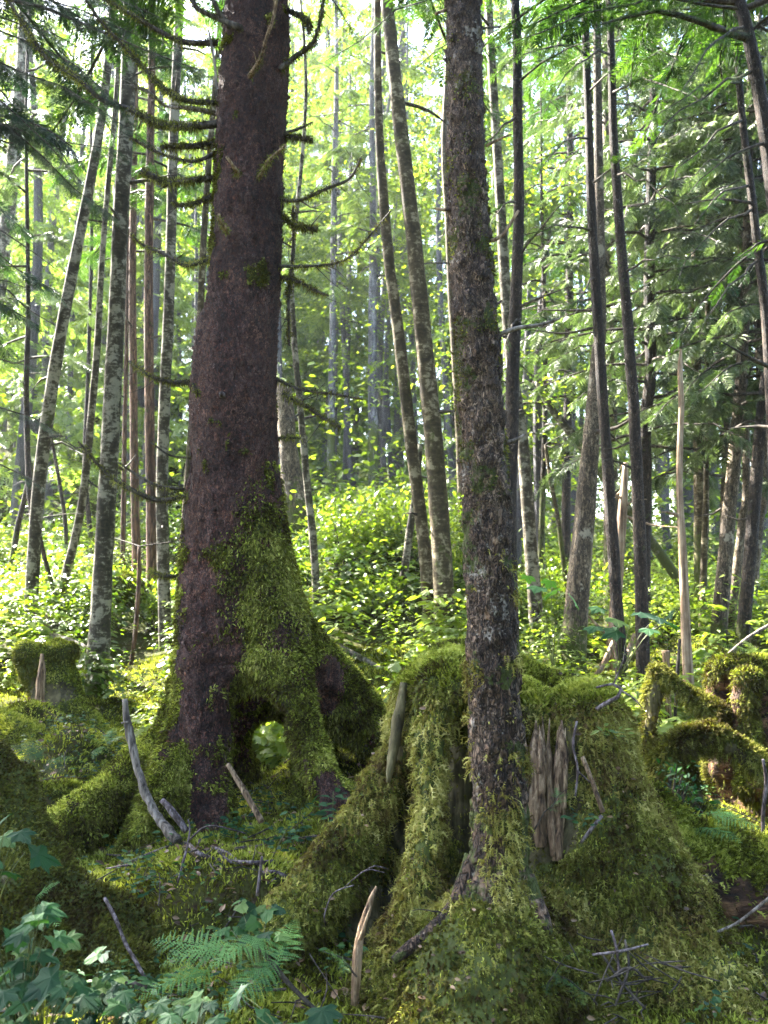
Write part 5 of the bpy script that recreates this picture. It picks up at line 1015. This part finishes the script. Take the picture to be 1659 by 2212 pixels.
seedling('leafy sprig growing on the mossy face under splintered wood', (1265,1790,3.55), (1250,1760,3.5), 8, .035)
seedling('little green sprig on the stump shoulder moss', (1330,1595,3.85), (1320,1580,3.8), 7, .04, m_leafb)
seedling('blue-green shrublet at the near edge of the spreading root', (320,1655,5.5), (330,1600,5.5), 14, .05)
seedling('leafy tuft beside the long twig below the hollow', (290,1880,4.3), (300,1845,4.3), 12, .04)
def sprig(label, a, b, n, fl, mat=m_needle):
    th = thing('conifer_seedling', P(*a), label, 'seedling'); gl, gw = Geo(), Geo(); bough(gl, gw, P(*a), P(*b), .1, n, fl, True, .1, .004); gl.build('foliage', mat, th); gw.build('stem', m_twigd, th, True)
sprig('tiny hemlock seedling at the foot of the hemlock trunk', (1180,2140,3.2), (1230,2060,3.1), 12, .10, m_leaff)
sprig('second tiny hemlock seedling low on the stump beside the twig heap', (1290,2170,3.15), (1200,2105,3.1), 12, .10, m_leaff)
sprig('hemlock sprig beside the upright wood sliver', (770,2110,3.2), (720,2060,3.15), 9, .09, m_leaff)
sprig('fresh green sprig across the dried moss of the middle pillar', (960,1975,3.4), (890,1968,3.38), 8, .07, m_leafb)
sprig('soft conifer sprig hanging in front of the splintered wood', (1150,1800,3.6), (1230,1700,3.62), 7, .08, m_fern)
# small herbs on the near moss, litter
gl = Geo(); n = 1500; y = 2.7 + 4. * rng.random(n); x = (rng.random(n) * 2 - 1) * (.46 * y); kk = fbm(np.column_stack([x, y, 0 * x]) * 2.2, 2, 111) > .52; x, y = x[kk], y[kk]; z = ground_z(np.column_stack([x, y]))
for k in range(6):
    a = rng.uniform(0, 6.283, len(x)); O = np.column_stack([x + np.cos(a) * .03, y + np.sin(a) * .03, z + rng.uniform(.03, .12, len(x))]); place(gl, LS, O, np.column_stack([np.cos(a), np.sin(a), 0 * a]), np.array((0, -.2, 1.)) + rng.normal(0, .3, (len(x), 3)), rng.uniform(.02, .05, len(x)))
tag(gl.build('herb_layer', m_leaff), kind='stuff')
gl = Geo(); n = 2600; y = 2.6 + 4.5 * rng.random(n); x = (rng.random(n) * 2 - 1) * (.46 * y); z = ground_z(np.column_stack([x, y])) + .02; a = rng.uniform(0, 6.283, n)
place(gl, LS, np.column_stack([x, y, z]), np.column_stack([np.cos(a), np.sin(a), rng.normal(0, .3, n)]), np.array((0, 0, 1.)) + rng.normal(0, .5, (n, 3)), rng.uniform(.02, .06, n))
tag(gl.build('leaf_litter', m_dead), kind='stuff')
g = Geo()
for i in range(420):
    y = 2.6 + 4.2 * rng.random(); x = (rng.random() * 2 - 1) * .46 * y; a = rng.uniform(0, 6.283); L = rng.uniform(.05, .32); d = np.array((math.cos(a), math.sin(a), 0)) * L
    q = np.array([(x, y, 0), (x, y, 0) + d * .5 + rng.normal(0, .02, 3), (x, y, 0) + d]); q[:, 2] = ground_z(q[:, :2]) + rng.uniform(.012, .05, 3); tube(g, q, [rng.uniform(.002, .006), .003, .0015], 5, .05, .2, cap=False)
c0 = P(1345, 2110, 3.2)
for i in range(26):
    q = c0 + rng.normal(0, 1, 3) * (.11, .05, .06); d = unit(rng.normal(0, 1, 3) * (1, .5, .5)) * rng.uniform(.03, .13); tube(g, [q - d, q + rng.normal(0, .006, 3), q + d], [.002, .003, .0014], 5, .03, .2, cap=False)
tag(g.build('twig_litter', m_twigd, smooth=True), kind='stuff')
ok = (SN[:, 2] > .25) & (SN[:, 1] < .4); k = rng.choice(np.where(ok)[0], 420); a = rng.uniform(0, 6.283, 420); gl = Geo()
place(gl, LS, SV[k] + SN[k] * .025, np.column_stack([np.cos(a), np.sin(a), 0 * a]), SN[k] + rng.normal(0, .4, (420, 3)), rng.uniform(.008, .035, 420)); gl.build('fallen_needles', m_dead, st)

# ------------------------------------------------------------------ light, air, camera
SUN_EL, SUN_AZ = math.radians(43), math.radians(-52)             # azimuth from +Y toward +X
w = bpy.data.worlds.new('World'); bpy.context.scene.world = w; w.use_nodes = True; nt = w.node_tree
sky = nt.nodes.new('ShaderNodeTexSky'); sky.sky_type = 'NISHITA'; sky.sun_disc = False; sky.sun_elevation = SUN_EL; sky.sun_rotation = SUN_AZ; sky.dust_density = 2.0
bg = nt.nodes['Background']; nt.links.new(sky.outputs[0], bg.inputs[0]); bg.inputs[1].default_value = .105
sd = bpy.data.lights.new('sun', 'SUN'); sd.energy = 5.0; sd.angle = math.radians(.5); sd.color = (1., .95, .86)
so = bpy.data.objects.new('sun', sd); C.objects.link(so)
from mathutils import Vector
dirn = Vector((math.sin(SUN_AZ) * math.cos(SUN_EL), math.cos(SUN_AZ) * math.cos(SUN_EL), math.sin(SUN_EL)))
so.rotation_euler = dirn.to_track_quat('Z', 'Y').to_euler(); so.location = (-4, 12, 20)
cd = bpy.data.cameras.new('camera'); co = bpy.data.objects.new('camera', cd); C.objects.link(co)
co.location = tuple(CAM); co.rotation_euler = (math.pi / 2 + PITCH, 0, 0)
cd.sensor_fit = 'VERTICAL'; cd.sensor_height = 36; cd.lens = 36 * F_PX / H_PX; cd.clip_start = .05; cd.clip_end = 2000
cd.dof.use_dof = True; cd.dof.focus_distance = 4.2; cd.dof.aperture_fstop = 4.0
sc = bpy.context.scene; sc.camera = co
sc.view_settings.view_transform = 'Standard'; sc.view_settings.look = 'None'; sc.view_settings.exposure = 4.1; sc.view_settings.gamma = 1
hz = NT('air'); hz.t.links.new(hz.n('VolumePrincipled', {'Color': (.93, .97, 1., 1), 'Density': .0006, 'Anisotropy': .3}).outputs[0], hz.out.inputs['Volume'])
g = Geo(); bx = np.array([(x, y, z) for x in (-320., 320.) for y in (-60., 420.) for z in (-6., 60.)])
g.add(bx, None, [(0,1,3,2),(4,6,7,5),(0,4,5,1),(2,3,7,6),(0,2,6,4),(1,5,7,3)]); tag(g.build('haze', hz.m), kind='stuff')
cy = sc.cycles; cy.max_bounces = 7; cy.diffuse_bounces = 4; cy.transmission_bounces = 4; cy.glossy_bounces = 2; cy.transparent_max_bounces = 4; cy.sample_clamp_indirect = 6; cy.use_denoising = True; cy.denoising_prefilter = 'NONE'
